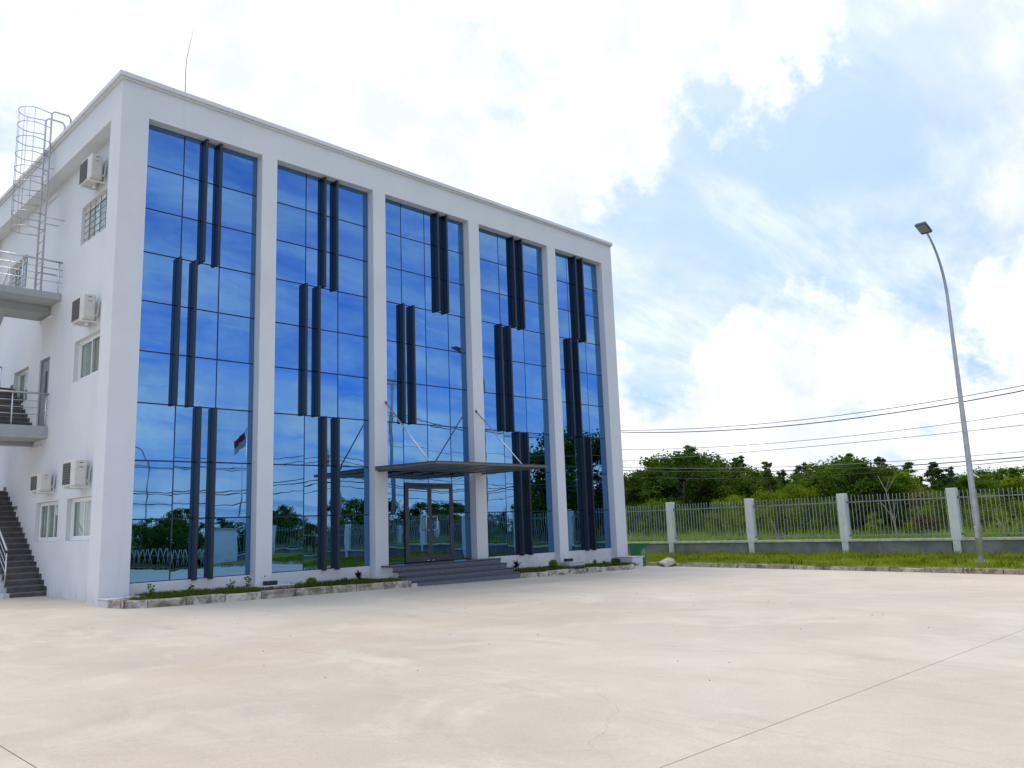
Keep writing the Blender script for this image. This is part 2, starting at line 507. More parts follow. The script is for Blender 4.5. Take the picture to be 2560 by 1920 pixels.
class MB:
    def __init__(s):
        s.v = []
        s.f = []
        s.sm = []

    def quad(s, *pts, smooth=False):
        i = len(s.v)
        s.v += [tuple(p) for p in pts]
        s.f.append(tuple(range(i, i + len(pts))))
        s.sm.append(smooth)

    def box(s, x0, x1, y0, y1, z0, z1, b=0.0):
        if x0 > x1: x0, x1 = x1, x0
        if y0 > y1: y0, y1 = y1, y0
        if z0 > z1: z0, z1 = z1, z0
        b = min(b, 0.45 * (x1 - x0), 0.45 * (y1 - y0), 0.45 * (z1 - z0))
        i = len(s.v)
        if b <= 0:
            s.v += [(x, y, z) for z in (z0, z1) for y in (y0, y1) for x in (x0, x1)]
            for q in ((0, 2, 3, 1), (4, 5, 7, 6), (0, 1, 5, 4), (2, 6, 7, 3), (0, 4, 6, 2), (1, 3, 7, 5)):
                s.f.append(tuple(i + k for k in q))
                s.sm.append(False)
            return
        lo, hi = (x0, y0, z0), (x1, y1, z1)
        idx = {}
        for c in range(8):
            sg = [(c >> k) & 1 for k in range(3)]
            for ax in range(3):
                p = []
                for k in range(3):
                    base = hi[k] if sg[k] else lo[k]
                    if k != ax:
                        base += -b if sg[k] else b
                    p.append(base)
                idx[(c, ax)] = len(s.v)
                s.v.append(tuple(p))

        def ctr(f):
            c = Vector((0, 0, 0))
            for k in f:
                c += Vector(s.v[k])
            return c / len(f)
        mid = Vector(((x0 + x1) / 2, (y0 + y1) / 2, (z0 + z1) / 2))

        def add(f):
            a, bb, c = (Vector(s.v[k]) for k in f[:3])
            n = (bb - a).cross(c - a)
            if n.dot(ctr(f) - mid) < 0:
                f = f[::-1]
            s.f.append(tuple(f))
            s.sm.append(False)
        for ax in range(3):
            o1, o2 = (ax + 1) % 3, (ax + 2) % 3
            for sd in (0, 1):
                cs = []
                for (a, bq) in ((0, 0), (1, 0), (1, 1), (0, 1)):
                    cs.append((sd << ax) | (a << o1) | (bq << o2))
                add([idx[(c, ax)] for c in cs])
        for ax in range(3):
            o1, o2 = (ax + 1) % 3, (ax + 2) % 3
            for a in (0, 1):
                for bq in (0, 1):
                    c0 = (a << o1) | (bq << o2)
                    c1 = c0 | (1 << ax)
                    add([idx[(c0, o1)], idx[(c0, o2)], idx[(c1, o2)], idx[(c1, o1)]])
        for c in range(8):
            add([idx[(c, 0)], idx[(c, 1)], idx[(c, 2)]])

    def tube(s, pts, rad, seg=8, cap=True):
        pts = [Vector(p) for p in pts]
        n = len(pts)
        rads = rad if isinstance(rad, (list, tuple)) else [rad] * n
        i0 = len(s.v)
        ref = None
        for k in range(n):
            t = (pts[min(k + 1, n - 1)] - pts[max(k - 1, 0)])
            if t.length < 1e-9:
                t = Vector((0, 0, 1))
            t.normalize()
            if ref is None:
                ref = Vector((1, 0, 0)) if abs(t.x) < 0.8 else Vector((0, 1, 0))
            a = (ref - t * ref.dot(t)).normalized()
            ref = a
            b = t.cross(a)
            for j in range(seg):
                th = 2 * math.pi * j / seg
                s.v.append(tuple(pts[k] + (a * math.cos(th) + b * math.sin(th)) * rads[k]))
        for k in range(n - 1):
            for j in range(seg):
                j2 = (j + 1) % seg
                s.f.append((i0 + k * seg + j, i0 + k * seg + j2, i0 + (k + 1) * seg + j2, i0 + (k + 1) * seg + j))
                s.sm.append(True)
        if cap:
            s.f.append(tuple(i0 + j for j in range(seg))[::-1])
            s.sm.append(False)
            s.f.append(tuple(i0 + (n - 1) * seg + j for j in range(seg)))
            s.sm.append(False)

    def prism(s, poly, axis, a, b):
        """extrude a 2D polygon along axis (0,1,2) between a and b"""
        def P(p, t):
            q = list(p)
            q.insert(axis, t)
            return tuple(q)
        n = len(poly)
        i = len(s.v)
        s.v += [P(p, a) for p in poly] + [P(p, b) for p in poly]
        s.f.append(tuple(range(i, i + n)))
        s.f.append(tuple(range(i + n, i + 2 * n))[::-1])
        s.sm += [False, False]
        for k in range(n):
            k2 = (k + 1) % n
            s.f.append((i + k, i + n + k, i + n + k2, i + k2))
            s.sm.append(False)

    def mesh(s, name, mat, off=(0, 0, 0), fix=True):
        me = bpy.data.meshes.new(name)
        ox, oy, oz = off
        me.from_pydata([(x - ox, y - oy, z - oz) for x, y, z in s.v], [], s.f)
        me.polygons.foreach_set('use_smooth', s.sm)
        me.materials.append(mat if not isinstance(mat, str) else MT[mat])
        me.update()
        return me


def wloc(o):
    v = Vector(o.location)
    while o.parent:
        o = o.parent
        v = v + Vector(o.location)
    return v


def obj(name, mb, mat, parent=None):
    """link a mesh built in world coordinates as one object"""
    if parent is not None:
        off = wloc(parent)
        me = mb.mesh(name, mat, off)
        o = bpy.data.objects.new(name, me)
        COL.objects.link(o)
        o.parent = parent
    else:
        xs = np.array(mb.v)
        c = ((xs[:, 0].min() + xs[:, 0].max()) / 2, (xs[:, 1].min() + xs[:, 1].max()) / 2, xs[:, 2].min())
        me = mb.mesh(name, mat, c)
        o = bpy.data.objects.new(name, me)
        COL.objects.link(o)
        o.location = c
    return o


def inst(name, me, loc, parent=None, rot=(0, 0, 0), scale=(1, 1, 1)):
    o = bpy.data.objects.new(name, me)
    COL.objects.link(o)
    if parent is not None:
        o.parent = parent
        loc = Vector(loc) - wloc(parent)
    o.location = loc
    o.rotation_euler = rot
    o.scale = scale
    return o


def tag(o, label=None, cat=None, group=None, kind=None):
    if label: o['label'] = label
    if cat: o['category'] = cat
    if group: o['group'] = group
    if kind: o['kind'] = kind
    return o


def empty(name, loc, label, cat, group=None):
    o = bpy.data.objects.new(name, None)
    COL.objects.link(o)
    o.empty_display_size = 0.2
    o.location = loc
    return tag(o, label, cat, group)


def B(name, mat, parent, *a, b=0.0):
    m = MB()
    m.box(*a, b=b)
    return obj(name, m, mat, parent)


def T(name, mat, parent, pts, rad, seg=8):
    m = MB()
    m.tube(pts, rad, seg)
    return obj(name, m, mat, parent)


def gz(x, y):
    return 0.045 - 0.0155 * x + 0.010 * y


def copy_tree(o, parent=None, loc=None):
    c = o.copy()
    COL.objects.link(c)
    c.parent = parent
    if loc is not None:
        c.location = loc
    for ch in list(o.children):
        copy_tree(ch, c)
    return c


# ------------------------------------------------------------------ setting: ground sheets
def sheet(name, xs, ys, fz, mat, kind='structure'):
    m = MB()
    idx = {}
    for i, x in enumerate(xs):
        for j, y in enumerate(ys):
            idx[i, j] = len(m.v)
            m.v.append((x, y, fz(x, y)))
    for i in range(len(xs) - 1):
        for j in range(len(ys) - 1):
            m.f.append((idx[i, j], idx[i + 1, j], idx[i + 1, j + 1], idx[i, j + 1]))
            m.sm.append(True)
    o = obj(name, m, mat)
    o['kind'] = kind
    return o


sheet('ground', [-900, -60, 0, 60, 900], [-900, -60, 0, 60, 900], lambda x, y: -1.05, 'field')
sheet('field', [26.16, 40, 60, 90, 200, 700], [-500, -100, -40, -20, 0, 20, 60, 200, 700],
      lambda x, y: -0.32 + 0.05 * math.sin(x * 0.2) * math.sin(y * 0.13), 'field')


def verge_z(x, y):
    t = min(max((x - 19.3) / 6.7, 0), 1)
    return (gz(19.2, max(y, -30)) + 0.125) * (1 - t) + (-0.19) * t


sheet('verge', [19.24, 20, 21, 22, 23, 24, 25, 26.05], list(np.linspace(-36, 16, 40)), verge_z, 'turf')
sheet('front_verge', [-60, -20, 0, 19.5, 26.2], [-37.9, -35.98], lambda x, y: gz(x, -36) + 0.10, 'turf')

# concrete yard made of cast slabs with open joints
yard = bpy.data.objects.new('yard', None)
COL.objects.link(yard)
yard['kind'] = 'structure'
xb = [(-44.0, 0.006), (-28.0, 0.006), (-12.4, 0.006), (-8.5, 0.006), (-4.6, 0.0045), (-0.7, 0.0014), (19.1, 0.0)]
yb = [(-36.0, 0.0), (-27.0, 0.006), (-15.35, 0.0040), (22.0, 0.0)]
for i in range(len(xb) - 1):
    for j in range(len(yb) - 1):
        x0, x1 = xb[i][0] + xb[i][1], xb[i + 1][0] - xb[i + 1][1]
        y0, y1 = yb[j][0] + yb[j][1], yb[j + 1][0] - yb[j + 1][1]
        m = MB()
        top = [(x0, y0), (x1, y0), (x1, y1), (x0, y1)]
        vt = [(x, y, gz(x, y)) for x, y in top]
        vb = [(x, y, gz(x, y) - 0.12) for x, y in top]
        m.quad(*vt)
        for k in range(4):
            k2 = (k + 1) % 4
            m.quad(vt[k], vb[k], vb[k2], vt[k2])
        obj('slab', m, 'concrete', yard)
sheet('slab_bed', [-44, 19.1], [-36, 22], lambda x, y: gz(x, y) - 0.14, 'soil')

# ------------------------------------------------------------------ the building
E = [0.624, 3.55, 3.98, 7.065, 7.503, 10.828, 11.284, 14.617, 15.054, 17.731]
END, ZT, ZB = 18.364, 11.187, 0.455
GY, XW = 0.266, 0.347
DEPTH = 12.6
ZC = 11.965
bld = empty('office_building', (9.2, 6.0, 0.0),
            'three-storey white office building with tall blue mirrored glass bays between plain piers', 'building')
pier_x = [(0.0, E[0]), (E[1], E[2]), (E[3], E[4]), (E[5], E[6]), (E[7], E[8]), (E[9], END)]
for i, (a, b_) in enumerate(pier_x):
    B('pier', 'paint', bld, a, b_, 0.0, 0.666 if i in (0, 5) else 0.36, gz(b_, 0) - 0.05, ZT, b=0.0)
# deep beam above the glass bays and its returns
m = MB()
m.box(0.0, END, 0.0, 0.36, ZT, ZC)
obj('lintel_beam', m, 'paint', bld)
B('side_beam', 'paint', bld, 0.0, XW + 0.2, 0.362, DEPTH, ZT + 0.0015, ZC)
B('side_pier', 'paint', bld, 0.0, XW + 0.2, 11.3, DEPTH - 0.003, gz(0, 11) - 0.1, ZT)
B('end_wall', 'paint', bld, END - 0.3, END - 0.004, 0.668, DEPTH - 0.004, -0.5, ZC - 0.002)
B('rear_wall', 'paint', bld, XW + 0.21, END - 0.31, DEPTH - 0.2, DEPTH - 0.006, -0.2, ZC - 0.004)
B('roof', 'roof', bld, 0.36, END - 0.31, 0.37, DEPTH - 0.21, ZT + 0.05, ZT + 0.2)
# cornice: two bands right round the parapet
for nm, z0, z1, pr in (('cornice', 12.012, 12.122, 0.10), ('cornice_moulding', ZC + 0.002, 12.010, 0.055)):
    m = MB()
    m.box(-pr, END + pr * 0.25, -pr, 0.36, z0, z1, b=0.008)
    m.box(-pr, XW + 0.2, 0.362, DEPTH + pr, z0, z1, b=0.008)
    m.box(END - 0.3, END + pr * 0.25 - 0.003, 0.362, DEPTH, z0, z1, b=0.008)
    obj(nm, m, 'paint', bld)

# left wall with window and door openings (plane x = XW)
holes = []
WIN = [(1.60, 3.46, 8.90, 9.94), (1.60, 3.46, 5.32, 6.36), (1.58, 3.36, 1.415, 2.42), (4.02, 5.80, 1.415, 2.42),
       (7.28, 8.68, 5.33, 6.36), (8.10, 9.92, 8.90, 9.93), (7.5, 9.0, 1.415, 2.42)]
DOOR2 = (5.40, 6.27, 4.44, 6.34)
holes = WIN + [DOOR2]
y0w, y1w, z0w, z1w = 0.60, 11.31, gz(0, 5) - 0.25, ZT + 0.0005
ys = sorted({y0w, y1w} | {h[0] for h in holes} | {h[1] for h in holes})
zs = sorted({z0w, z1w} | {h[2] for h in holes} | {h[3] for h in holes})
m = MB()
for i in range(len(ys) - 1):
    for j in range(len(zs) - 1):
        yc, zc = (ys[i] + ys[i + 1]) / 2, (zs[j] + zs[j + 1]) / 2
        if any(h[0] < yc < h[1] and h[2] < zc < h[3] for h in holes):
            continue
        for x in (XW, XW + 0.2):
            m.quad((x, ys[i], zs[j]), (x, ys[i], zs[j + 1]), (x, ys[i + 1], zs[j + 1]), (x, ys[i + 1], zs[j]))
for (a, b_, c, d) in holes:
    x0, x1 = XW, XW + 0.2
    m.quad((x0, a, c), (x0, a, d), (x1, a, d), (x1, a, c))
    m.quad((x0, b_, c), (x1, b_, c), (x1, b_, d), (x0, b_, d))
    m.quad((x0, a, c), (x1, a, c), (x1, b_, c), (x0, b_, c))
    m.quad((x0, a, d), (x0, b_, d), (x1, b_, d), (x1, a, d))
obj('side_wall', m, 'paint', bld)

# windows of the side wall
for k, (a, b_, c, d) in enumerate(WIN):
    xf = XW + 0.10
    m = MB()
    t = 0.05
    m.box(xf, xf + 0.07, a + 0.002, b_ - 0.002, c + 0.002, c + t, b=0.004)
    m.box(xf, xf + 0.07, a + 0.002, b_ - 0.002, d - t, d - 0.002, b=0.004)
    m.box(xf, xf + 0.07, a + 0.002, a + t, c + t, d - t, b=0.004)
    m.box(xf, xf + 0.07, b_ - t, b_ - 0.002, c + t, d - t, b=0.004)
    w = obj('window', m, 'frame', bld)
    n = 3 if k == 3 else 2
    for q in range(n):
        p0 = a + t + (b_ - a - 2 * t) * q / n
        p1 = a + t + (b_ - a - 2 * t) * (q + 1) / n
        xs_ = xf + 0.008 + 0.028 * (q % 2)
        s_ = 0.035
        m = MB()
        e0, e1 = p0 - (0.02 if q else 0), p1 + (0.02 if q < n - 1 else 0)
        z0, z1 = c + t + 0.001, d - t - 0.001
        m.box(xs_, xs_ + 0.024, e0, e0 + s_, z0, z1)
        m.box(xs_, xs_ + 0.024, e1 - s_, e1, z0, z1)
        m.box(xs_, xs_ + 0.024, e0 + s_, e1 - s_, z0, z0 + s_ + 0.02)
        m.box(xs_, xs_ + 0.024, e0 + s_, e1 - s_, z1 - s_, z1)
        obj('sash', m, 'frame', w)
        m = MB()
        m.box(xs_ + 0.008, xs_ + 0.014, e0 + s_ - 0.004, e1 - s_ + 0.004, z0 + s_ + 0.016, z1 - s_ + 0.004)
        obj('pane', m, 'window', w)
    # curtain hung just inside
    if k not in (0, 5):
        m = MB()
        nn = 60
        for q in range(nn):
            ya, yb2 = a + (b_ - a) * q / nn, a + (b_ - a) * (q + 1) / nn
            xa = xf + 0.088 + 0.012 * math.sin(ya * 38 + k)
            xb2 = xf + 0.088 + 0.012 * math.sin(yb2 * 38 + k)
            if abs((q / nn) - 0.36) < 0.02:
                continue
            m.quad((xa, ya, c), (xb2, yb2, c), (xb2, yb2, d), (xa, ya, d), smooth=True)
        obj('curtain', m, 'curtain', w)
    else:
        m = MB()
        for q in range(1, 5):
            yy = a + (b_ - a) * q / 5
            m.tube([(xf - 0.02, yy, c), (xf - 0.02, yy, d)], 0.008, 6)
        for q in range(1, 6):
            z_ = c + (d - c) * q / 6
            m.tube([(xf - 0.02, a, z_), (xf - 0.02, b_, z_)], 0.008, 6)
        obj('security_bars', m, 'darkframe', w)
        m = MB()
        m.box(xf + 0.076, xf + 0.09, a + 0.003, b_ - 0.003, c + 0.003, d - 0.003)
        obj('sky_reflection_sheet', m, 'whitepl', w)  # white sheet stands in for the bright sky reflected in the panes
# steel door on the first-floor stair landing
a, b_, c, d = DOOR2
dr = B('steel_door', 'door2', bld, XW + 0.06, XW + 0.10, a + 0.04, b_ - 0.04, c + 0.001, d - 0.04, b=0.004)
B('frame', 'door2', dr, XW + 0.04, XW + 0.14, a + 0.001, a + 0.04, c + 0.001, d - 0.001)
B('frame', 'door2', dr, XW + 0.04, XW + 0.14, b_ - 0.04, b_ - 0.001, c + 0.001, d - 0.001)
B('frame', 'door2', dr, XW + 0.04, XW + 0.14, a + 0.04, b_ - 0.04, d - 0.04, d - 0.001)
B('vision_panel', 'black', dr, XW + 0.052, XW + 0.062, a + 0.36, a + 0.50, c + 0.95, c + 1.55)

# the mirrored bays
ROW = [ZB, 1.829, 3.134, 4.440, 5.641, 6.823, 7.995, 9.064, 10.114, ZT - 0.004]
FINS = [((0.491, 0.618), (0.298, 0.431), (0.499, 0.630)), ((0.487, 0.614), (0.303, 0.433), (0.501, 0.629)),
        ((0.622, 0.732), (0.204, 0.318), None), ((0.505, 0.628), (0.290, 0.415), (0.490, 0.612)),
        ((0.448, 0.596), (0.266, 0.410), (0.434, 0.580))]
ORD = ['first', 'second', 'third', 'fourth', 'fifth']
GAP = 0.014
DX0, DX1, DZ0, DZ1 = 8.28, 10.085, 0.455, 2.70
for bi in range(5):
    a, c = E[2 * bi], E[2 * bi + 1]
    zb0 = ZB if bi != 2 else 0.452
    m = MB()
    m.box(a + 0.001, c - 0.001, GY + 0.012, GY + 0.06, zb0, ZT - 0.002)
    bay = obj('glass_bay', m, 'backing', bld)
    bay['label'] = 'blue mirrored glass bay, %s from the left, with dark upright fins' % ORD[bi]
    xs = [a + 0.006, a + (c - a) / 3, a + 2 * (c - a) / 3, c - 0.006]
    if bi == 2:
        xs = [a + 0.006, 8.27, 9.175, 10.085, c - 0.006]
    for ci in range(len(xs) - 1):
        for ri in range(9):
            x0, x1, z0, z1 = xs[ci] + GAP, xs[ci + 1] - GAP, ROW[ri] + GAP, ROW[ri + 1] - GAP
            if ci == 0: x0 -= GAP * 0.6
            if ci == len(xs) - 2: x1 += GAP * 0.6
            if bi == 2 and ci in (1, 2):
                if ri == 0:
                    continue
                if ri == 1:
                    z0 = DZ1 + 0.012
            w, h = x1 - x0, z1 - z0
            mm = MB()
            mm.box(-w / 2, w / 2, -0.006, 0.006, -h / 2, h / 2, b=0.002)
            me = mm.mesh('glass_pane', 'glass')
            inst('glass_pane', me, ((x0 + x1) / 2, GY, (z0 + z1) / 2), bay,
                 rot=(R(random.gauss(0, 0.16)), 0, R(random.gauss(0, 0.20))))
    # upright fins
    for lev, (z0, z1) in zip(range(3), ((7.99, ZT - 0.01), (4.43, 8.0), (ZB - 0.03, 4.44))):
        if FINS[bi][lev] is None:
            continue
        for fr_ in FINS[bi][lev]:
            x = a + fr_ * (c - a)
            m = MB()
            m.box(x, x + 0.070, 0.078, GY - 0.008, z0, z1, b=0.010)
            obj('fin', m, 'fin', bay)
    # low wall under the glass
    if bi != 2:
        B('sill_wall', 'paint', bld, a + 0.002, c - 0.002, GY - 0.03, 0.5, gz(c, 0) - 0.1, ZB - 0.004, b=0.008)

# entrance doors
door = MB()
fy0, fy1 = GY - 0.05, GY + 0.004
door.box(DX0, DX1, fy0, fy1, DZ1 - 0.06, DZ1 + 0.01, b=0.004)
door.box(DX0, DX0 + 0.05, fy0, fy1, DZ0, DZ1 - 0.06, b=0.004)
door.box(DX1 - 0.05, DX1, fy0, fy1, DZ0, DZ1 - 0.06, b=0.004)
door = obj('entrance_door', door, 'doorframe', bld)
mid = (DX0 + DX1) / 2
for s_, (a, c) in ((-1, (DX0 + 0.055, mid - 0.004)), (1, (mid + 0.004, DX1 - 0.055))):
    m = MB()
    y0, y1 = GY - 0.045, GY - 0.002
    z0, z1 = DZ0 + 0.008, DZ1 - 0.066
    m.box(a, a + 0.068, y0, y1, z0, z1, b=0.004)
    m.box(c - 0.068, c, y0, y1, z0, z1, b=0.004)
    m.box(a + 0.068, c - 0.068, y0, y1, z0, z0 + 0.15, b=0.004)
    m.box(a + 0.068, c - 0.068, y0, y1, z1 - 0.09, z1, b=0.004)
    obj('door_leaf', m, 'doorframe', door)
    w, h = c - a - 0.136, z1 - z0 - 0.24
    mm = MB()
    mm.box(-w / 2 - 0.004, w / 2 + 0.004, -0.005, 0.005, -h / 2 - 0.004, h / 2 + 0.004)
    inst('door_pane', mm.mesh('door_pane', 'glass'), ((a + c) / 2, GY - 0.022, z0 + 0.15 + h / 2), door,
         rot=(R(0.1), 0, R(0.15 * s_)))
    hx = mid + s_ * 0.045
    z0, z1 = 1.35, 1.74
    hy = y0 - 0.075
    pts = [(hx, y0 + 0.004, z0 + 0.03)] + [(hx + s_ * 0.0, hy + 0.03, z0 + 0.03), (hx + s_ * 0.03, hy, z0),
           (hx + s_ * 0.13, hy, z0), (hx + s_ * 0.16, hy, z0 + 0.03), (hx + s_ * 0.16, hy, z1 - 0.03), (hx + s_ * 0.13, hy, z1),
           (hx + s_ * 0.03, hy, z1), (hx, hy + 0.03, z1 - 0.03), (hx, y0 + 0.004, z1 - 0.03)]
    T('pull_handle', 'steel', door, pts, 0.012, 8)
    T('pivot_shoe', 'steel', door, [(hx, y0 - 0.006, DZ0 + 0.03), (hx + s_ * 0.09, y0 - 0.006, DZ0 + 0.03)], 0.018, 8)

# canopy over the doors, hung on two tie rods
m = MB()
CX0, CX1, CY = 7.07, 11.284, -2.60
m.prism([(-0.002, 3.03), (-0.002, 3.118), (CY, 3.078), (CY, 3.022), (-0.9, 3.0)], 0, CX0, CX1)
can = obj('canopy', m, 'canopy', bld)
can['label'] = 'flat grey canopy over the entrance, held by two steel tie rods'
m = MB()
m.prism([(-0.003, 3.120), (-0.003, 3.132), (CY - 0.015, 3.092), (CY - 0.015, 3.080)], 0, CX0 - 0.015, CX1 + 0.015)
obj('top_sheet', m, 'canopytop', can)
for x in np.linspace(CX0 + 0.08, CX1 - 0.20, 6):
    m = MB()
    m.prism([(-0.02, 2.985), (-0.02, 3.03), (-0.9, 3.0), (CY + 0.05, 3.021), (CY + 0.05, 3.012), (-0.95, 2.982)], 0, x, x + 0.12)
    obj('rib', m, 'canopy', can)
for x, yb_ in ((7.45, -1.9), (10.93, -1.95)):
    T('tie_rod', 'steel', can, [(x, 0.0, 4.95), (x, yb_, 3.105)], 0.02, 10)
    T('anchor', 'darkframe', can, [(x, 0.004, 4.95), (x, -0.035, 4.95)], 0.035, 10)

# granite entrance steps
st = B('entrance_steps', 'plaster', bld, 7.27, 11.27, -0.50, GY + 0.01, -0.3, 0.405)
st['label'] = 'blue-grey granite entrance steps with white plastered ends'
fy = [-0.55, -0.80, -1.07, -1.32]
fzs = [0.445, 0.312, 0.18, 0.05]
for k in range(4):
    back = GY - 0.051 if k == 0 else fy[k - 1] + 0.05
    m = MB()
    if k == 0:
        m.box(7.505, 10.826, fy[k], back, fzs[k] - 0.035, fzs[k], b=0.006)
        m.box(7.235, 7.5045, fy[k], -0.003, fzs[k] - 0.035, fzs[k], b=0.006)
        m.box(10.8265, 11.30, fy[k], -0.003, fzs[k] - 0.035, fzs[k], b=0.006)
    else:
        m.box(7.235, 11.30, fy[k], back, fzs[k] - 0.035, fzs[k], b=0.006)
    obj('tread', m, 'granite', st)
    zb_ = fzs[k + 1] if k < 3 else -0.35
    xl = 7.265 if k < 3 else 7.45
    B('riser', 'granite_lit', st, xl, 11.285, fy[k] + 0.022, fy[k] + 0.048, zb_ + 0.0005, fzs[k] - 0.036)
    if k > 0:
        B('step_body', 'plaster', st, 7.27, 11.27, fy[k] + 0.049, fy[k - 1] + 0.047, -0.35, fzs[k] - 0.037)
B('step_end', 'plaster', st, 7.265, 7.449, fy[3] + 0.024, fy[3] + 0.048, -0.35, fzs[3] - 0.036)

# footings at the pier feet
PL = [(-0.002, 0.74, -0.55, 0.215), (3.47, 4.33, -0.45, 0.197), (6.80, 7.262, -0.42, 0.16), (14.53, 15.32, -0.45, 0.135), (17.70, 18.34, -0.67, 0.145)]
for (a, c, yf, zt) in PL:
    o = B('footing', 'plaster', bld, a, c, yf, -0.003 if a < 17 else -0.003, gz(c, yf) - 0.1, zt - 0.03, b=0.01)
    B('cap_slab', 'plaster', o, a - 0.012, c + 0.012, yf - 0.015, -0.004, zt - 0.029, zt, b=0.008)

# ------------------------------------------------------------------ small things on the building
for k, (x, z) in enumerate(((3.70, 0.197), (14.68, 0.135))):
    lab = ('small black uplight box at the foot of the pier left of the entrance',
           'small black uplight box at the foot of the pier right of the entrance')[k]
    u = empty('uplight', (x + 0.15, -0.16, z), lab, 'light', 'uplights at the pier feet')
    B('housing', 'black', u, x, x + 0.31, -0.24, -0.08, z + 0.002, z + 0.10, b=0.01)
    B('lens', 'lens', u, x + 0.02, x + 0.29, -0.22, -0.10, z + 0.1005, z + 0.104)
    s_ = empty('cable_outlet', (x + 0.09, -0.01, z + 0.2), ('small white cable outlet on the pier left of the entrance above the uplight',
               'small white cable outlet on the pier right of the entrance above the uplight')[k], 'outlet', 'cable outlets on the piers')
    T('plate', 'whitepl', s_, [(x + 0.09, -0.001, z + 0.20), (x + 0.09, -0.012, z + 0.20)], 0.038, 14)
    T('cable_hole', 'black', s_, [(x + 0.09, -0.0125, z + 0.21), (x + 0.09, -0.02, z + 0.21)], 0.018, 10)

ACS = [(-0.03, 1.75, 2.655, 0.60, 0.84, 'cream air-conditioner unit above the ground-floor window next to the building corner'),
       (-0.02, 4.28, 2.66, 0.45, 0.78, 'smaller cream air-conditioner unit above the ground-floor window beside the stairs'),
       (-0.03, 1.75, 6.59, 0.61, 0.84, 'cream air-conditioner unit above the first-floor window of the side wall'),
       (-0.03, 1.75, 10.13, 0.62, 0.84, 'cream air-conditioner unit high under the roof beam of the side wall')]
for (x, y, z, h, w, lab) in ACS:
    d = 0.26
    ac = empty('air_conditioner', (x + d / 2, y + w / 2, z), lab, 'air conditioner', 'air-conditioner units on the side wall')
    B('casing', 'acbody', ac, x, x + d, y, y + w, z, z + h, b=0.018)
    gw = w * 0.60
    g = B('fan_grille', 'acgrille', ac, x - 0.010, x - 0.0005, y + w - gw - 0.03, y + w - 0.03, z + 0.05, z + h - 0.05, b=0.003)
    m = MB()
    for q in range(9):
        z_ = z + 0.07 + (h - 0.14) * q / 8
        m.box(x - 0.016, x - 0.0105, y + w - gw - 0.02, y + w - 0.04, z_ - 0.004, z_ + 0.004)
    obj('grille_bars', m, 'acvent', ac)
    B('service_cover', 'acbody', ac, x + 0.03, x + d - 0.03, y - 0.014, y - 0.0005, z + 0.04, z + h * 0.62, b=0.006)
    B('badge', 'acvent', ac, x + 0.09, x + 0.17, y - 0.004, y - 0.0006, z + h * 0.86, z + h * 0.90)
    B('vent', 'acvent', ac, x + 0.09, x + 0.17, y - 0.004, y - 0.0006, z + h * 0.70, z + h * 0.73)
    for yy in (y + 0.14, y + w - 0.14):
        m = MB()
        m.box(x - 0.03, XW - 0.001, yy - 0.02, yy + 0.02, z - 0.045, z - 0.006)
        m.box(XW - 0.04, XW - 0.001, yy - 0.02, yy + 0.02, z - 0.006 + 0.001, z + 0.30)
        obj('bracket', m, 'frame', ac)
    px = x + d
    T('pipe', 'pipe', ac, [(px - 0.03, y + 0.05, z + 0.10), (px + 0.03, y + 0.03, z + 0.10), (px + 0.06, y + 0.03, z + 0.16),
                           (px + 0.07, y + 0.03, z + 0.34), (px + 0.10, y + 0.03, z + 0.46), (XW + 0.01, y + 0.03, z + 0.50)], 0.025, 8)

for (y0, y1, z, lab) in ((5.35, 6.42, 7.405, 'white tube lamp on the side wall below the upper stair landing'),
                         (5.62, 6.72, 3.885, 'white tube lamp on the side wall below the lower stair landing'),
                         (5.42, 6.43, 10.93, 'white tube lamp on the side wall under the roof beam')):
    t_ = empty('tube_lamp', (XW - 0.03, (y0 + y1) / 2, z), lab, 'lamp', 'tube lamps of the stairs')
    B('batten', 'frame', t_, XW - 0.04, XW - 0.001, y0, y1, z, z + 0.045, b=0.004)
    T('tube', 'whitepl', t_, [(XW - 0.055, y0 + 0.03, z + 0.02), (XW - 0.055, y1 - 0.03, z + 0.02)], 0.014, 8)
    for yy in (y0 + 0.02, y1 - 0.02):
        B('lamp_holder', 'frame', t_, XW - 0.07, XW - 0.0405, yy - 0.012, yy + 0.012, z + 0.003, z + 0.04)

rod = empty('lightning_rod', (2.31, 2.0, ZT + 0.2), 'thin bent lightning rod standing on the roof near the front corner', 'lightning rod')
T('rod', 'galv', rod, [(2.31, 2.0, 11.4), (2.31, 2.0, 13.3), (2.30, 2.0, 13.95), (2.318, 2.0, 14.33), (2.39, 2.0, 14.8), (2.475, 2.0, 15.29)],
  [0.02, 0.018, 0.014, 0.012, 0.010, 0.008], 8)
T('base_plate', 'galv', rod, [(2.31, 2.0, ZT + 0.201), (2.31, 2.0, ZT + 0.24)], 0.10, 12)

# ------------------------------------------------------------------ outside stairs
stair = empty('outside_stairs', (-0.4, 7.0, gz(0, 5)), 'white outside stairs with dark tiled steps climbing the side wall', 'stairs')
XI0, XI1, XO0, XO1 = -0.50, XW - 0.003, -1.45, -0.60
G_, = (0.233,)


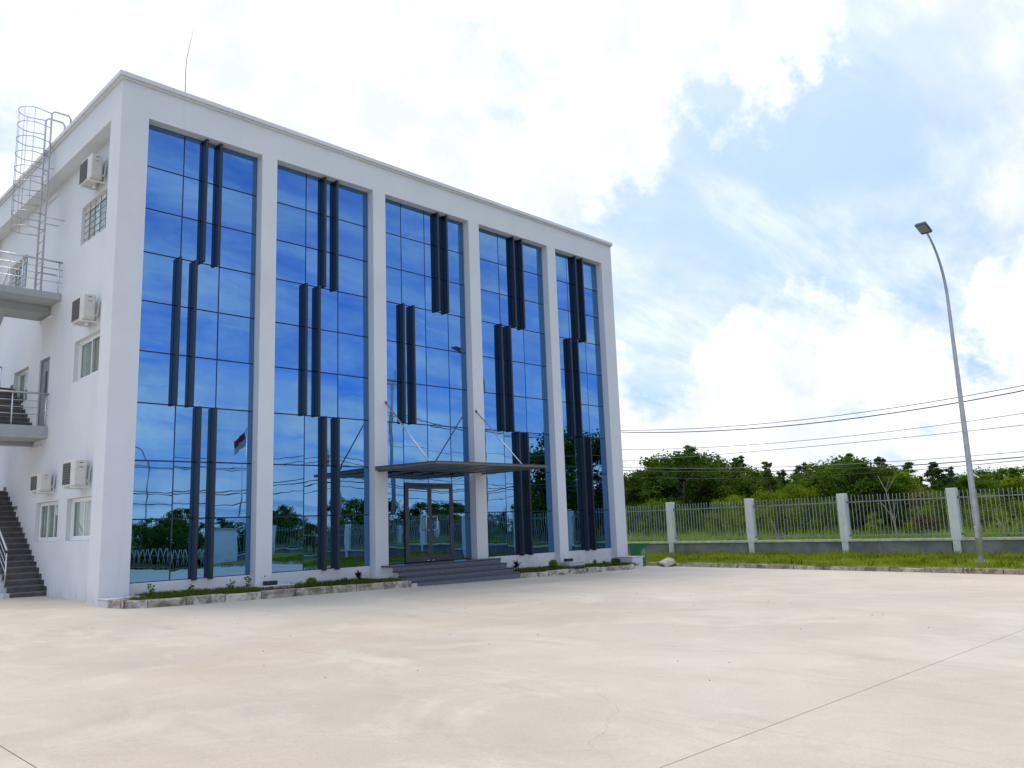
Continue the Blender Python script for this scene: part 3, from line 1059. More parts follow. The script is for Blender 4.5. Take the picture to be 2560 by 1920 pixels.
def flight(x0, x1, y0, z0, n, sgn, rise):
    """steps rising from z0 at y0 in direction sgn along y"""
    poly = []
    for k in range(n):
        poly.append((y0 + sgn * G_ * k + sgn * 0.02, z0 + rise * k))
        poly.append((y0 + sgn * G_ * k + sgn * 0.02, z0 + rise * (k + 1) - 0.03))
    ye = y0 + sgn * G_ * n
    poly.append((ye, z0 + rise * n - 0.03))
    poly.append((ye, z0 + rise * n - 0.32))
    poly.append((y0 + sgn * 0.30, z0 - 0.02))
    m = MB()
    # triangulated sides through strips: build as stacked columns for a clean concave outline
    for k in range(n):
        ya, yb2 = y0 + sgn * G_ * k + sgn * 0.02, y0 + sgn * G_ * (k + 1) + sgn * 0.02
        zt = z0 + rise * (k + 1) - 0.03
        zb1 = max(z0 - 0.03, z0 + rise * (k - 1.6))
        zb2 = max(z0 - 0.03, z0 + rise * (k - 0.6))
        q = [(ya, zb1), (yb2, zb2), (yb2, zt), (ya, zt)]
        if sgn < 0:
            q = q[::-1]
        m.prism(q, 0, x0, x1)
    fl = obj('flight', m, 'stairside', stair)
    for k in range(n):
        ya = y0 + sgn * G_ * k
        zt = z0 + rise * (k + 1)
        B('tread', 'treadtile', fl, x0 - 0.0 + 0.03, x1 - 0.002, min(ya, ya + sgn * (G_ + 0.02)), max(ya, ya + sgn * (G_ + 0.02)), zt - 0.029, zt, b=0.004)
        B('riser', 'stairtile', fl, x0 + 0.03, x1 - 0.002, min(ya + sgn * 0.004, ya + sgn * 0.019), max(ya + sgn * 0.004, ya + sgn * 0.019), zt - rise + 0.001, zt - 0.03)
        if x1 > 0:
            B('skirting', 'stairtile', fl, XW - 0.0022, XW + 0.006 - 0.02, min(ya, ya + sgn * G_) , max(ya, ya + sgn * G_) , zt + 0.0005, zt + 0.11) if False else None
            m = MB()
            m.box(XW - 0.016, XW - 0.001, min(ya, ya + sgn * G_) + 0.001, max(ya, ya + sgn * G_) - 0.001, zt + 0.001, zt + 0.11)
            obj('skirting', m, 'stairtile', fl)
    return fl


def railing(pts, h=0.86, name='railing', posts=None, parent=stair, bars=3):
    pts = [Vector(p) for p in pts]
    m = MB()
    m.tube([p + Vector((0, 0, h)) for p in pts], 0.026, 8)
    rl = obj(name, m, 'steel', parent)
    for q in range(bars):
        hh = h * (0.34 + 0.21 * q)
        T('bar', 'steel', rl, [p + Vector((0, 0, hh)) for p in pts], 0.009, 6)
    for p in (posts if posts is not None else pts):
        p = Vector(p)
        T('post', 'steel', rl, [p, p + Vector((0, 0, h))], 0.019, 8)
    return rl


z0 = 0.055
flight(XI0, XI1, 4.53, z0, 19, 1, 0.150)
YM = 4.53 + 19 * G_
ZM1 = z0 + 19 * 0.150
L1 = B('landing', 'stairside', stair, XO0 - 0.05, XI1, YM + 0.001, YM + 1.2, ZM1 - 0.2, ZM1, b=0.006)
flight(XO0, XO1, YM, ZM1, 10, -1, (4.41 - ZM1) / 10)
Y2 = YM - 10 * G_
L2 = B('landing', 'stairside', stair, XO0 - 0.05, XI1, 5.22, Y2 - 0.001, 4.41 - 0.32, 4.41, b=0.006)
L2['label'] = 'lower landing slab with steel railing'
flight(XI0, XI1, Y2, 4.41, 10, 1, 0.151)
ZM2 = 4.41 + 1.51
L3 = B('landing', 'stairside', stair, XO0 - 0.05, XI1, YM + 0.001, YM + 1.2, ZM2 - 0.2, ZM2, b=0.006)
flight(XO0, XO1, YM, ZM2, 13, -1, (7.92 - ZM2) / 13)
Y3 = YM - 13 * G_
L4 = B('landing', 'stairside', stair, XO0 - 0.05, XI1, 4.73, Y3 + 0.6, 7.92 - 0.18, 7.92, b=0.006)
L4['label'] = 'upper landing slab where the caged ladder starts'
B('landing_beam', 'stairside', stair, XO0 - 0.045, XI1 - 0.002, 5.6, Y3 + 0.595, 7.92 - 0.40, 7.92 - 0.1805, b=0.006)
B('landing_beam', 'stairside', stair, XO0 - 0.045, XI1 - 0.002, Y2 - 0.25, Y2 - 0.002, 4.41 - 0.42, 4.41 - 0.3205, b=0.006)
for y_ in (5.3, YM + 0.9):
    B('column', 'stairside', stair, XO0 - 0.045, XO0 + 0.155, y_, y_ + 0.2, gz(-1.4, y_) - 0.1, (4.41 - 0.321) if y_ < 6 else ZM1 - 0.201, b=0.01)
    B('column', 'stairside', stair, XO0 - 0.045, XO0 + 0.155, y_, y_ + 0.2, (4.411 if y_ < 6 else ZM1 + 0.001), (7.92 - 0.181) if y_ < 6 else ZM2 - 0.201, b=0.01)
railing([(-1.45, 5.25, 4.41), (0.33, 5.25, 4.41)], posts=[(-1.43, 5.25, 4.41), (-0.97, 5.25, 4.41), (-0.51, 5.25, 4.41), (0.275, 5.25, 4.41)])
railing([(-1.45, 4.76, 7.92), (0.33, 4.76, 7.92)], posts=[(-1.43, 4.76, 7.92), (-0.60, 4.76, 7.92), (0.26, 4.76, 7.92)])
railing([(-1.47, 4.78, 7.92), (-1.47, 6.2, 7.92)])
railing([(-1.47, 5.27, 4.41), (-1.47, 6.3, 4.41)])
railing([(XI0 + 0.02, 4.95, 0.055 + 0.32), (XI0 + 0.02, YM, ZM1 + 0.02)], posts=[(XI0 + 0.02, 4.95, 0.30), (XI0 + 0.02, 6.8, 1.6), (XI0 + 0.02, YM, ZM1)])
railing([(XI0 + 0.02, Y2 + 0.1, 4.47), (XI0 + 0.02, YM, ZM2)], posts=[(XI0 + 0.02, Y2 + 0.1, 4.47), (XI0 + 0.02, YM, ZM2)])
railing([(XO1 - 0.02, YM, ZM1), (XO1 - 0.02, Y2 - 0.05, 4.42)], posts=[(XO1 - 0.02, YM, ZM1), (XO1 - 0.02, Y2 - 0.05, 4.42)])
railing([(XO1 - 0.02, YM, ZM2), (XO1 - 0.02, Y3 - 0.05, 7.94)], posts=[(XO1 - 0.02, YM, ZM2), (XO1 - 0.02, Y3 - 0.05, 7.94)])
railing([(-1.47, YM + 1.15, ZM1), (XI1, YM + 1.15, ZM1)])
railing([(-1.47, YM + 1.15, ZM2), (XI1, YM + 1.15, ZM2)])
B('stringer_foot', 'plaster', stair, XI0 - 0.12, XI0 + 0.03, 4.50, 4.95, gz(-.5, 4.6) - 0.1, 0.20, b=0.01)
B('stringer_foot', 'plaster', stair, XI0 - 0.12, XI0 + 0.03, 4.951, 5.30, gz(-.5, 4.6) - 0.1, 0.42, b=0.01)

# caged roof ladder
LX, LY0, LY1 = -0.125, 4.87, 5.38
lad = empty('caged_ladder', (LX, 5.12, 7.92), 'steel caged ladder rising from the upper landing to the roof', 'ladder')
for y in (LY0, LY1):
    T('rail', 'galv', lad, [(LX, y, 7.921), (LX, y, 12.98), (LX + 0.06, y, 13.06), (LX + 0.42, y, 13.06), (LX + 0.48, y, 12.98), (LX + 0.48, y, 12.123)], 0.026, 8)
for k in range(14):
    z = 8.2 + 0.29 * k
    T('rung', 'galv', lad, [(LX, LY0, z), (LX, LY1, z)], 0.012, 6)
ymid = (LY0 + LY1) / 2


def hoop_pt(th):
    return (LX - 0.36 - 0.36 * math.cos(th) if True else 0, ymid + 0.36 * math.sin(th))


hp = [(LX, LY0)] + [(LX - 0.38 - 0.36 * math.sin(t), ymid - 0.36 * math.cos(t)) for t in np.linspace(0, math.pi, 13)] + [(LX, LY1)]
for k in range(9):
    z = 9.62 + 0.42 * k
    T('hoop', 'galv', lad, [(x, y, z) for x, y in hp], 0.012, 6)
for t in np.linspace(0.15, math.pi - 0.15, 5):
    x, y = LX - 0.38 - 0.36 * math.sin(t), ymid - 0.36 * math.cos(t)
    T('cage_bar', 'galv', lad, [(x, y, 9.60), (x, y, 13.0)], 0.008, 6)
for z in (8.6, 10.0, 11.4):
    for y in (LY0, LY1):
        xe = XW if z < 11 else 0.0
        T('wall_bracket', 'galv', lad, [(LX, y, z), (xe + 0.01, y, z)], 0.012, 6)

# ------------------------------------------------------------------ kerbs


def kerb_stone(parent, p0, p1, width, hgt, zf, seed, gap=0.012):
    """one kerb stone from p0 to p1 (front line), body to the left of the direction"""
    rg = random.Random(seed)
    d = (Vector(p1) - Vector(p0))
    L = d.length
    d.normalize()
    n = Vector((-d.y, d.x))
    a = Vector(p0) + d * gap
    b = Vector(p1) - d * gap
    dz = rg.uniform(-0.02, 0.014)
    off = n * rg.uniform(-0.016, 0.016)
    m = MB()
    bv = 0.022
    prof = [(0, -0.1), (0, hgt - bv), (bv, hgt), (width, hgt), (width, -0.1)]
    ends = []
    ns = 4
    for k in range(ns + 1):
        c = a + (b - a) * k / ns + off
        ring = []
        for (u, z) in prof:
            jit = rg.uniform(-0.006, 0.006)
            q = c + n * (u + jit)
            ring.append((q.x, q.y, zf(c.x, c.y) + z + dz + (rg.uniform(-0.006, 0.006) if z > 0 else 0)))
        ends.append(ring)
    for k in range(ns):
        for j in range(len(prof) - 1):
            m.quad(ends[k][j], ends[k + 1][j], ends[k + 1][j + 1], ends[k][j + 1])
    m.quad(*ends[0])
    m.quad(*ends[-1][::-1])
    return obj('kerb_stone', m, 'kerb', parent)


def kerb_run(name, label, pts, width, hgt, zf, length, loc):
    k = empty(name, loc, label, 'kerb')
    P = [Vector(p) for p in pts]
    seed = 0
    for i in range(len(P) - 1):
        L = (P[i + 1] - P[i]).length
        n = max(1, round(L / length))
        for q in range(n):
            a = P[i] + (P[i + 1] - P[i]) * q / n
            b = P[i] + (P[i + 1] - P[i]) * (q + 1) / n
            seed += 1
            kerb_stone(k, a, b, width, hgt, zf, seed * 13 + int(abs(loc[0]) * 7))
    return k


kerb_run('bed_kerb', 'stained concrete kerb of the planting bed left of the entrance steps',
         [(0.03, -0.60), (0.16, -0.98), (0.52, -1.25), (1.3, -1.30), (7.26, -1.30)], 0.15, 0.165, gz, 0.85, (3.6, -1.2, 0))
kerb_run('bed_kerb', 'broken stained concrete kerb of the planting bed right of the entrance steps',
         [(11.31, -1.30), (16.9, -1.30), (17.25, -1.12), (17.42, -0.69)], 0.15, 0.150, gz, 0.62, (14.5, -1.2, -0.2))
kerb_run('verge_kerb', 'long stained concrete kerb along the grass verge in front of the fence',
         [(19.1, 15.0), (19.1, -36.0)][::-1] if False else [(19.27, -36.0), (19.27, 15.0)], 0.17, 0.125, lambda x, y: gz(19.1, y), 1.0, (19.2, -8, -0.3))
# planting beds
m = MB()
for (pts) in ([(0.1, -0.56), (0.2, -0.92), (0.55, -1.14), (7.25, -1.16), (7.25, 0.24), (0.62, 0.24), (0.62, -0.3)],):
    m.quad(*[(x, y, gz(x, y) + 0.13) for x, y in pts])
o = obj('planting_bed', m, 'soil')
o['kind'] = 'structure'
m = MB()
m.quad(*[(x, y, gz(x, y) + 0.12) for x, y in [(11.3, -1.16), (16.9, -1.16), (17.2, -1.05), (17.45, -0.5), (17.72, -0.3), (17.72, 0.24), (11.3, 0.24)]])
o = obj('planting_bed', m, 'soil')
o['kind'] = 'structure'

# tipped loose kerb block
blk = empty('loose_kerb_block', (18.85, -1.35, gz(18.85, -1.35)), 'pale broken concrete block tipped against the kerb beside the green bin', 'block')
m = MB()
m.box(-0.21, 0.21, -0.30, 0.30, -0.085, 0.085, b=0.025)
o = obj('block', m, 'stone')
o.parent = blk
o.location = (0.02, 0.02, 0.145)
o.rotation_euler = (R(4), R(-24), R(-38))
o.name = 'block'
m = MB()
m.box(-0.218, -0.2105, -0.27, 0.27, -0.07, 0.05, b=0.002)
o2 = obj('broken_face', m, 'brick')
o2.parent = blk
o2.location = (0.02, 0.02, 0.145)
o2.rotation_euler = (R(4), R(-24), R(-38))
rmat = o.rotation_euler.to_matrix()
o2.location = Vector((0.02, 0.02, 0.145)) + rmat @ Vector((-0.2143, 0, -0.07))
o.location = Vector((0.02, 0.02, 0.145)) + rmat @ Vector((0, 0, -0.085))

# ------------------------------------------------------------------ green wheeled bin
bx, by = 18.74, -0.20
bz = gz(bx, by)
bn = empty('wheeled_bin', (bx, by, bz), 'green plastic wheeled bin with a white recycling mark beside the building corner', 'bin')
bw0, bw1, bd0, bd1, bh = 0.155, 0.20, 0.19, 0.25, 0.80
m = MB()
lo = [(bx - bw0, by - bd0, bz + 0.06), (bx + bw0, by - bd0, bz + 0.06), (bx + bw0, by + bd0, bz + 0.06), (bx - bw0, by + bd0, bz + 0.06)]
hi = [(bx - bw1, by - bd1, bz + bh), (bx + bw1, by - bd1, bz + bh), (bx + bw1, by + bd1, bz + bh), (bx - bw1, by + bd1, bz + bh)]
m.quad(*lo[::-1])
m.quad(*hi)
for k in range(4):
    k2 = (k + 1) % 4
    m.quad(lo[k], lo[k2], hi[k2], hi[k])
m.box(bx - bw1 - 0.02, bx + bw1 + 0.02, by - bd1 - 0.02, by + bd1 + 0.02, bz + bh - 0.06, bz + bh - 0.001, b=0.01)
m.box(bx - 0.13, bx + 0.13, by - bd0 - 0.015, by + bd0 - 0.1, bz + 0.0, bz + 0.07, b=0.01)
obj('body', m, 'bin', bn)
m = MB()
m.box(bx - bw1 - 0.03, bx + bw1 + 0.03, by - bd1 - 0.05, by + bd1 + 0.01, bz + bh + 0.001, bz + bh + 0.035, b=0.014)
m.box(bx - bw1 + 0.04, bx + bw1 - 0.04, by - bd1 + 0.05, by + bd1 - 0.06, bz + bh + 0.03, bz + bh + 0.055, b=0.012)
obj('lid', m, 'binlid', bn)
T('handle', 'bin', bn, [(bx - 0.16, by + bd1, bz + bh - 0.03), (bx - 0.16, by + bd1 + 0.07, bz + bh - 0.02), (bx + 0.16, by + bd1 + 0.07, bz + bh - 0.02), (bx + 0.16, by + bd1, bz + bh - 0.03)], 0.015, 8)
for sx in (-1, 1):
    w = T('wheel', 'rubber', bn, [(bx + sx * 0.15, by + bd0 + 0.03, bz + 0.09), (bx + sx * 0.20, by + bd0 + 0.03, bz + 0.09)], 0.09, 16)
    T('hub', 'acvent', w, [(bx + sx * 0.145, by + bd0 + 0.03, bz + 0.09), (bx + sx * 0.205, by + bd0 + 0.03, bz + 0.09)], 0.03, 10)
# white printed mark on the front: ring of arrows round a small arch
m = MB()
zc_ = bz + 0.50


def front_y(z):
    return by - (bd0 + (bd1 - bd0) * (z - bz - 0.06) / (bh - 0.06)) - 0.004


def strip(pts, w):
    for (x0, z0), (x1, z1) in zip(pts[:-1], pts[1:]):
        dx, dz = x1 - x0, z1 - z0
        L = math.hypot(dx, dz)
        nx, nz = -dz / L * w, dx / L * w
        c = [(x0 + nx, z0 + nz), (x1 + nx, z1 + nz), (x1 - nx, z1 - nz), (x0 - nx, z0 - nz)]
        m.quad(*[(x, front_y(z), z) for x, z in c])


for k in range(3):
    t0 = R(90 + 120 * k + 12)
    strip([(bx + 0.115 * math.cos(t0 + R(a)), zc_ + 0.115 * math.sin(t0 + R(a))) for a in range(0, 96, 12)], 0.009)
    t1 = t0 + R(84)
    strip([(bx + 0.115 * math.cos(t1) + 0.03 * math.cos(t1 + R(20)), zc_ + 0.115 * math.sin(t1) + 0.03 * math.sin(t1 + R(20))),
           (bx + 0.115 * math.cos(t1 + R(14)), zc_ + 0.115 * math.sin(t1 + R(14)))], 0.009)
strip([(bx - 0.04, zc_ - 0.06), (bx - 0.04, zc_ + 0.01), (bx, zc_ + 0.05), (bx + 0.04, zc_ + 0.01), (bx + 0.04, zc_ - 0.06)], 0.009)
strip([(bx - 0.07, zc_ - 0.16), (bx + 0.07, zc_ - 0.16)], 0.010)
obj('printed_mark', m, 'whitepl', bn)

# ------------------------------------------------------------------ fence
pk = MB()
pk.box(-0.011, 0.011, -0.011, 0.011, 0.0, 1.54)
pk.v += [(-0.015, -0.015, 1.54), (0.015, -0.015, 1.54), (0.015, 0.015, 1.54), (-0.015, 0.015, 1.54), (0, 0, 1.60)]
i_ = len(pk.v) - 5
for q in ((0, 1, 4), (1, 2, 4), (2, 3, 4), (3, 0, 4), (3, 2, 1, 0)):
    pk.f.append(tuple(i_ + k for k in q))
    pk.sm.append(False)
PICKET = pk.mesh('picket', 'picket')
FX = 26.11


def fence(name, label, along, fixed, starts, sp, base, npk=26):
    """posts at the start positions along axis 'y' or 'x'"""
    ax = along
    mid_ = (starts[0] + starts[-1]) / 2

    def L(t, o, z):
        return (fixed + o, t, z) if ax == 'y' else (t, fixed + o, z)

    def BX(t0, t1, o0, o1, z0, z1, b=0.0):
        return (fixed + o0, fixed + o1, t0, t1, z0, z1) if ax == 'y' else (t0, t1, fixed + o0, fixed + o1, z0, z1)
    f = empty(name, L(mid_, 0, base), label, 'fence')
    zc = base + 0.595
    for i, t in enumerate(starts):
        jz = random.uniform(-0.012, 0.012)
        p = B('post', 'post', f, *BX(t - 0.165, t + 0.165, -0.15, 0.12, zc - 0.095, base + 2.37 + jz), b=0.012)
        B('post_foot', 'post', p, *BX(t - 0.12, t + 0.14, -0.145, 0.118, base - 0.35, zc - 0.096), b=0.01)
        if i:
            for z in (base + 2.03, base + 0.735):
                B('bolt_plate', 'rubber', p, *BX(t - 0.195, t - 0.1655, -0.03, 0.03, z - 0.03, z + 0.03))
        if i == len(starts) - 1:
            break
        t0, t1 = t + 0.165, starts[i + 1] - 0.165
        if starts[i + 1] < t:
            t0, t1 = starts[i + 1] + 0.165, t - 0.165
        B('base_wall', 'render', f, *BX(t0 + 0.026, t1 - 0.046, -0.10, 0.10, base - 0.4, zc - 0.091))
        B('coping', 'coping', f, *BX(t0 + 0.001, t1 - 0.001, -0.15, 0.13, zc - 0.09, zc), b=0.008)
        m = MB()
        for z in (base + 2.03, base + 0.735):
            m.box(*BX(t0 + 0.002, t1 - 0.002, -0.02, 0.02, z - 0.02, z + 0.02))
        rp = obj('railing_panel', m, 'picket', f)
        for k in range(npk):
            tt = t0 + (t1 - t0) * (k + 0.5) / npk
            inst('picket', PICKET, L(tt, -0.0305, base + 0.70), rp,
                 rot=(R(random.gauss(0, 0.35)), R(random.gauss(0, 0.35)), 0))
    return f


fence('perimeter_fence', 'grey steel picket fence with white posts on a low cement wall beside the grass verge', 'y', FX,
      [11.26 - 4.03 * k for k in range(12)], 4.03, -0.205)
fence('perimeter_fence', 'picket fence with white posts across the far side of the yard, mirrored in the glass', 'x', -38.0,
      [21.9 + 4.05 * k for k in range(6)], 4.05, -0.55, 14)

# ------------------------------------------------------------------ street lamps


def street_lamp(x, y, z, label, head_dir=-1, h=10.1):
    l = empty('street_lamp', (x, y, z), label, 'street lamp', 'curved street lamps')
    hd = head_dir
    pts = [(x, y, z - 0.1)]
    rad = [0.104]
    H0 = z + h - 1.75
    for k in range(1, 7):
        pts.append((x, y, z + (H0 - z) * k / 6))
        rad.append(0.104 - 0.054 * k / 6)
    for k in range(1, 11):
        t = R(58) * k / 10
        Rr = 2.15
        pts.append((x + hd * Rr * (1 - math.cos(t)), y, H0 + Rr * math.sin(t)))
        rad.append(0.050 - 0.018 * k / 10)
    end = Vector(pts[-1])
    dr_ = Vector((hd * math.sin(R(58)), 0, math.cos(R(58))))
    pts.append(tuple(end + dr_ * 0.35))
    rad.append(0.036)
    T('pole', 'lamp', l, pts, rad, 14)
    T('flange', 'lamp', l, [(x, y, z + 0.002), (x, y, z + 0.03)], 0.20, 16)
    for k in range(4):
        t = R(45 + 90 * k)
        T('anchor_bolt', 'galv', l, [(x + 0.16 * math.cos(t), y + 0.16 * math.sin(t), z + 0.031), (x + 0.16 * math.cos(t), y + 0.16 * math.sin(t), z + 0.08)], 0.016, 6)
    B('access_door', 'lamp', l, x - 0.131, x - 0.110, y - 0.05, y + 0.05, z + 0.75, z + 1.10, b=0.004)
    m = MB()
    e2 = end + dr_ * 0.30
    m.box(-0.62, 0.0, -0.17, 0.17, -0.05, 0.05, b=0.03)
    for q in range(7):
        m.box(-0.56 + 0.06 * q, -0.545 + 0.06 * q, -0.15, 0.15, 0.05, 0.075)
    me = m.mesh('lamp_head', 'lamphead')
    hdob = inst('lamp_head', me, e2, l, rot=(0, R(14), 0 if hd < 0 else math.pi))
    m = MB()
    m.box(-0.58, -0.14, -0.14, 0.14, -0.057, -0.0505)
    me = m.mesh('lens', 'lens')
    inst('lens', me, e2, l, rot=(0, R(14), 0 if hd < 0 else math.pi))
    return l


lamp = street_lamp(22.0, -10.70, -0.235, 'tall grey curved street lamp on the grass verge in front of the fence')
m = MB()
m.box(21.66, 22.34, -11.04, -10.36, -0.45, -0.236, b=0.02)
obj('lamp_base', m, 'coping', lamp)
street_lamp(21.6, -52.0, -0.9, 'grey curved street lamp outside the far gate, mirrored in the first glass bay')

# ------------------------------------------------------------------ overhead lines


def line(name, label, group, pts, zs3, X, rad, mat, ya=26.0, yb=-32.0):
    co = np.polyfit(pts, zs3, 2)
    m = MB()
    m.tube([(X, y, float(np.polyval(co, y))) for y in np.linspace(ya, yb, 40)], rad, 5)
    o = obj(name, m, mat)
    tag(o, label, 'cable', group)
    return co


LX_ = 32.0
wires = [([10.2, -0.7, -10.4], [6.60, 5.97, 6.31], 0.016, 'wire', 'topmost overhead cable crossing the sky right of the building', LX_),
         ([10.2, -0.7, -10.4], [6.50, 5.75, 6.10], 0.024, 'wire', 'thick second overhead cable just below the topmost one', LX_),
         ([10.2, 0.2, -8.0, -10.2], [5.47, 4.965, 5.06, 5.17], 0.014, 'wirethin', 'thin grey overhead wire, upper of the middle pair', LX_),
         ([10.1, -0.6, -10.2], [4.80, 4.63, 4.69], 0.014, 'wirethin', 'thin grey overhead wire, lower of the middle pair', LX_),
         ([10.2, -0.2, -10.0], [4.27, 3.53, 3.40], 0.022, 'wire', 'thick black overhead cable in front of the tree tops', LX_),
         ([10.2, 0.4, -10.0], [3.90, 3.24, 3.28], 0.014, 'wire', 'lowest black overhead cable in front of the tree tops', LX_),
         ([10.2, -4.3, -10.0], [4.45, 3.62, 3.62], 0.013, 'wirethin', 'thin wire just above the thick cable by the tree tops', LX_)]
for (ys_, z3, rad, mt, lab, X) in wires:
    line('overhead_cable', lab, 'overhead cables', ys_, z3, X, rad, mt)


def utility_pole(x, y, label, grp):
    p = empty('utility_pole', (x, y, -0.5), label, 'utility pole', grp)
    T('pole', 'polec', p, [(x, y, -0.6), (x, y, 13.4)], [0.19, 0.11], 10)
    B('crossarm', 'galv', p, x - 0.8, x + 0.8, y - 0.05, y + 0.05, 12.6, 12.7)
    for q in (-0.7, -0.25, 0.25, 0.7):
        T('insulator', 'whitepl', p, [(x + q, y, 12.701), (x + q, y, 12.9)], [0.05, 0.03], 8)
    return p


utility_pole(LX_ + 0.3, 26.0, 'concrete utility pole behind the building carrying the overhead cables', 'utility poles')
utility_pole(LX_ + 0.3, -32.0, 'concrete utility pole by the road carrying the overhead cables', 'utility poles')
# road-side cables opposite the glass front (seen in the mirror)
for k, (z, sag, rd) in enumerate(((8.6, 1.2, 0.03), (8.2, 1.4, 0.03), (7.7, 1.0, 0.025), (6.2, 1.3, 0.04), (5.8, 1.1, 0.04), (5.3, 1.5, 0.03))):
    m = MB()
    pts = []
    for x in np.linspace(-20, 92, 60):
        t = ((x + 20) % 28) / 28
        pts.append((x, -46 + 0.15 * k, z - sag * 4 * t * (1 - t)))
    m.tube(pts, rd, 5)
    tag(obj('overhead_cable', m, 'wire'), 'overhead cable along the road opposite, mirrored in the glass', 'cable', 'road cables')
for x in (-20, 8, 36, 64, 92):
    p = empty('utility_pole', (x, -46, -0.9), 'concrete utility pole along the road opposite, mirrored in the glass', 'utility pole', 'road utility poles')
    T('pole', 'polec', p, [(x, -46, -1.0), (x, -46, 9.2)], [0.19, 0.12], 10)
    B('crossarm', 'galv', p, x - 0.06, x + 0.06, -46.8, -45.2, 8.55, 8.67)

# ------------------------------------------------------------------ things mirrored in the glass: gate, gatehouse, flag
gate = empty('folding_gate', (17.0, -36.6, -0.7), 'low folding steel gate across the yard, mirrored in the first glass bay', 'gate')
for k in range(14):
    x = 14.6 + 0.36 * k
    m = MB()
    m.tube([(x, -36.6, -0.62), (x + 0.3, -36.6, 0.75)], 0.03, 6)
    m.tube([(x + 0.3, -36.55, -0.62), (x, -36.55, 0.75)], 0.03, 6)
    obj('lattice', m, 'picket', gate)
gw = empty('gate_wall', (21.0, -36.6, -0.7), 'white gate wall across the yard, mirrored in the first glass bay', 'wall')
B('wall', 'paint', gw, 19.9, 21.75, -36.75, -36.45, -0.9, 1.85, b=0.01)
B('coping', 'coping', gw, 19.85, 21.8, -36.8, -36.4, 1.851, 1.93, b=0.01)
gh = empty('gatehouse', (11.5, -38.5, -0.7), 'small white gatehouse across the yard, mirrored in the first glass bay', 'gatehouse')
B('wall', 'paint', gh, 9.9, 13.4, -40.6, -37.2, -0.9, 2.2, b=0.01)
B('roof', 'coping', gh, 9.5, 13.8, -41.0, -36.8, 2.201, 2.4, b=0.01)
B('door', 'door2', gh, 12.3, 13.1, -37.199, -37.16, -0.6, 1.4)
B('window', 'window', gh, 10.3, 11.8, -37.199, -37.17, 0.4, 1.5)
fp = empty('flagpole', (24.4, -40.0, -0.8), 'steel flagpole beyond the gate, mirrored beside the second pier', 'flagpole')
T('pole', 'steel', fp, [(24.5, -40, -0.9), (24.5, -40, 9.7)], [0.06, 0.035], 10)
fl = empty('flag', (23.8, -40.0, 8.4), 'red and white flag on the pole, mirrored beside the second pier', 'flag')
for (z0, z1, mt) in ((8.95, 9.5, 'flagred'), (8.4, 8.95, 'flagwhite')):
    m = MB()
    for k in range(12):
        xa, xb_ = 24.45 - 0.07 * k, 24.45 - 0.07 * (k + 1)
        ya, yb_ = -40 + 0.12 * math.sin(k * 0.9), -40 + 0.12 * math.sin((k + 1) * 0.9)
        dr0, dr1 = -0.07 * k, -0.07 * (k + 1)
        m.quad((xa, ya, z0 + dr0), (xb_, yb_, z0 + dr1), (xb_, yb_, z1 + dr1), (xa, ya, z1 + dr0), smooth=True)
    obj('cloth', m, mt, fl)

# ------------------------------------------------------------------ vegetation


def leaf_mesh(name, centers, sizes, mat, elong=1.5, droop=0.0, rng=None):
    n = len(centers)
    rng = rng or RNG
    a = rng.normal(size=(n, 3))
    a[:, 2] = a[:, 2] * 0.6 - droop
    a /= np.linalg.norm(a, axis=1)[:, None]
    b = rng.normal(size=(n, 3))
    b -= a * np.sum(a * b, axis=1)[:, None]
    b /= np.linalg.norm(b, axis=1)[:, None]
    L = (sizes * elong / 2)[:, None]
    W = (sizes / 2)[:, None]
    v = np.stack([centers - a * L, centers + b * W, centers + a * L, centers - b * W], axis=1).reshape(-1, 3)
    me = bpy.data.meshes.new(name)
    me.vertices.add(4 * n)
    me.vertices.foreach_set('co', v.astype(np.float32).ravel())
    me.loops.add(4 * n)
    me.loops.foreach_set('vertex_index', np.arange(4 * n, dtype=np.int32))
    me.polygons.add(n)
    me.polygons.foreach_set('loop_start', np.arange(0, 4 * n, 4, dtype=np.int32))
    me.materials.append(MT[mat])
    me.update()
    me.validate()
    return me


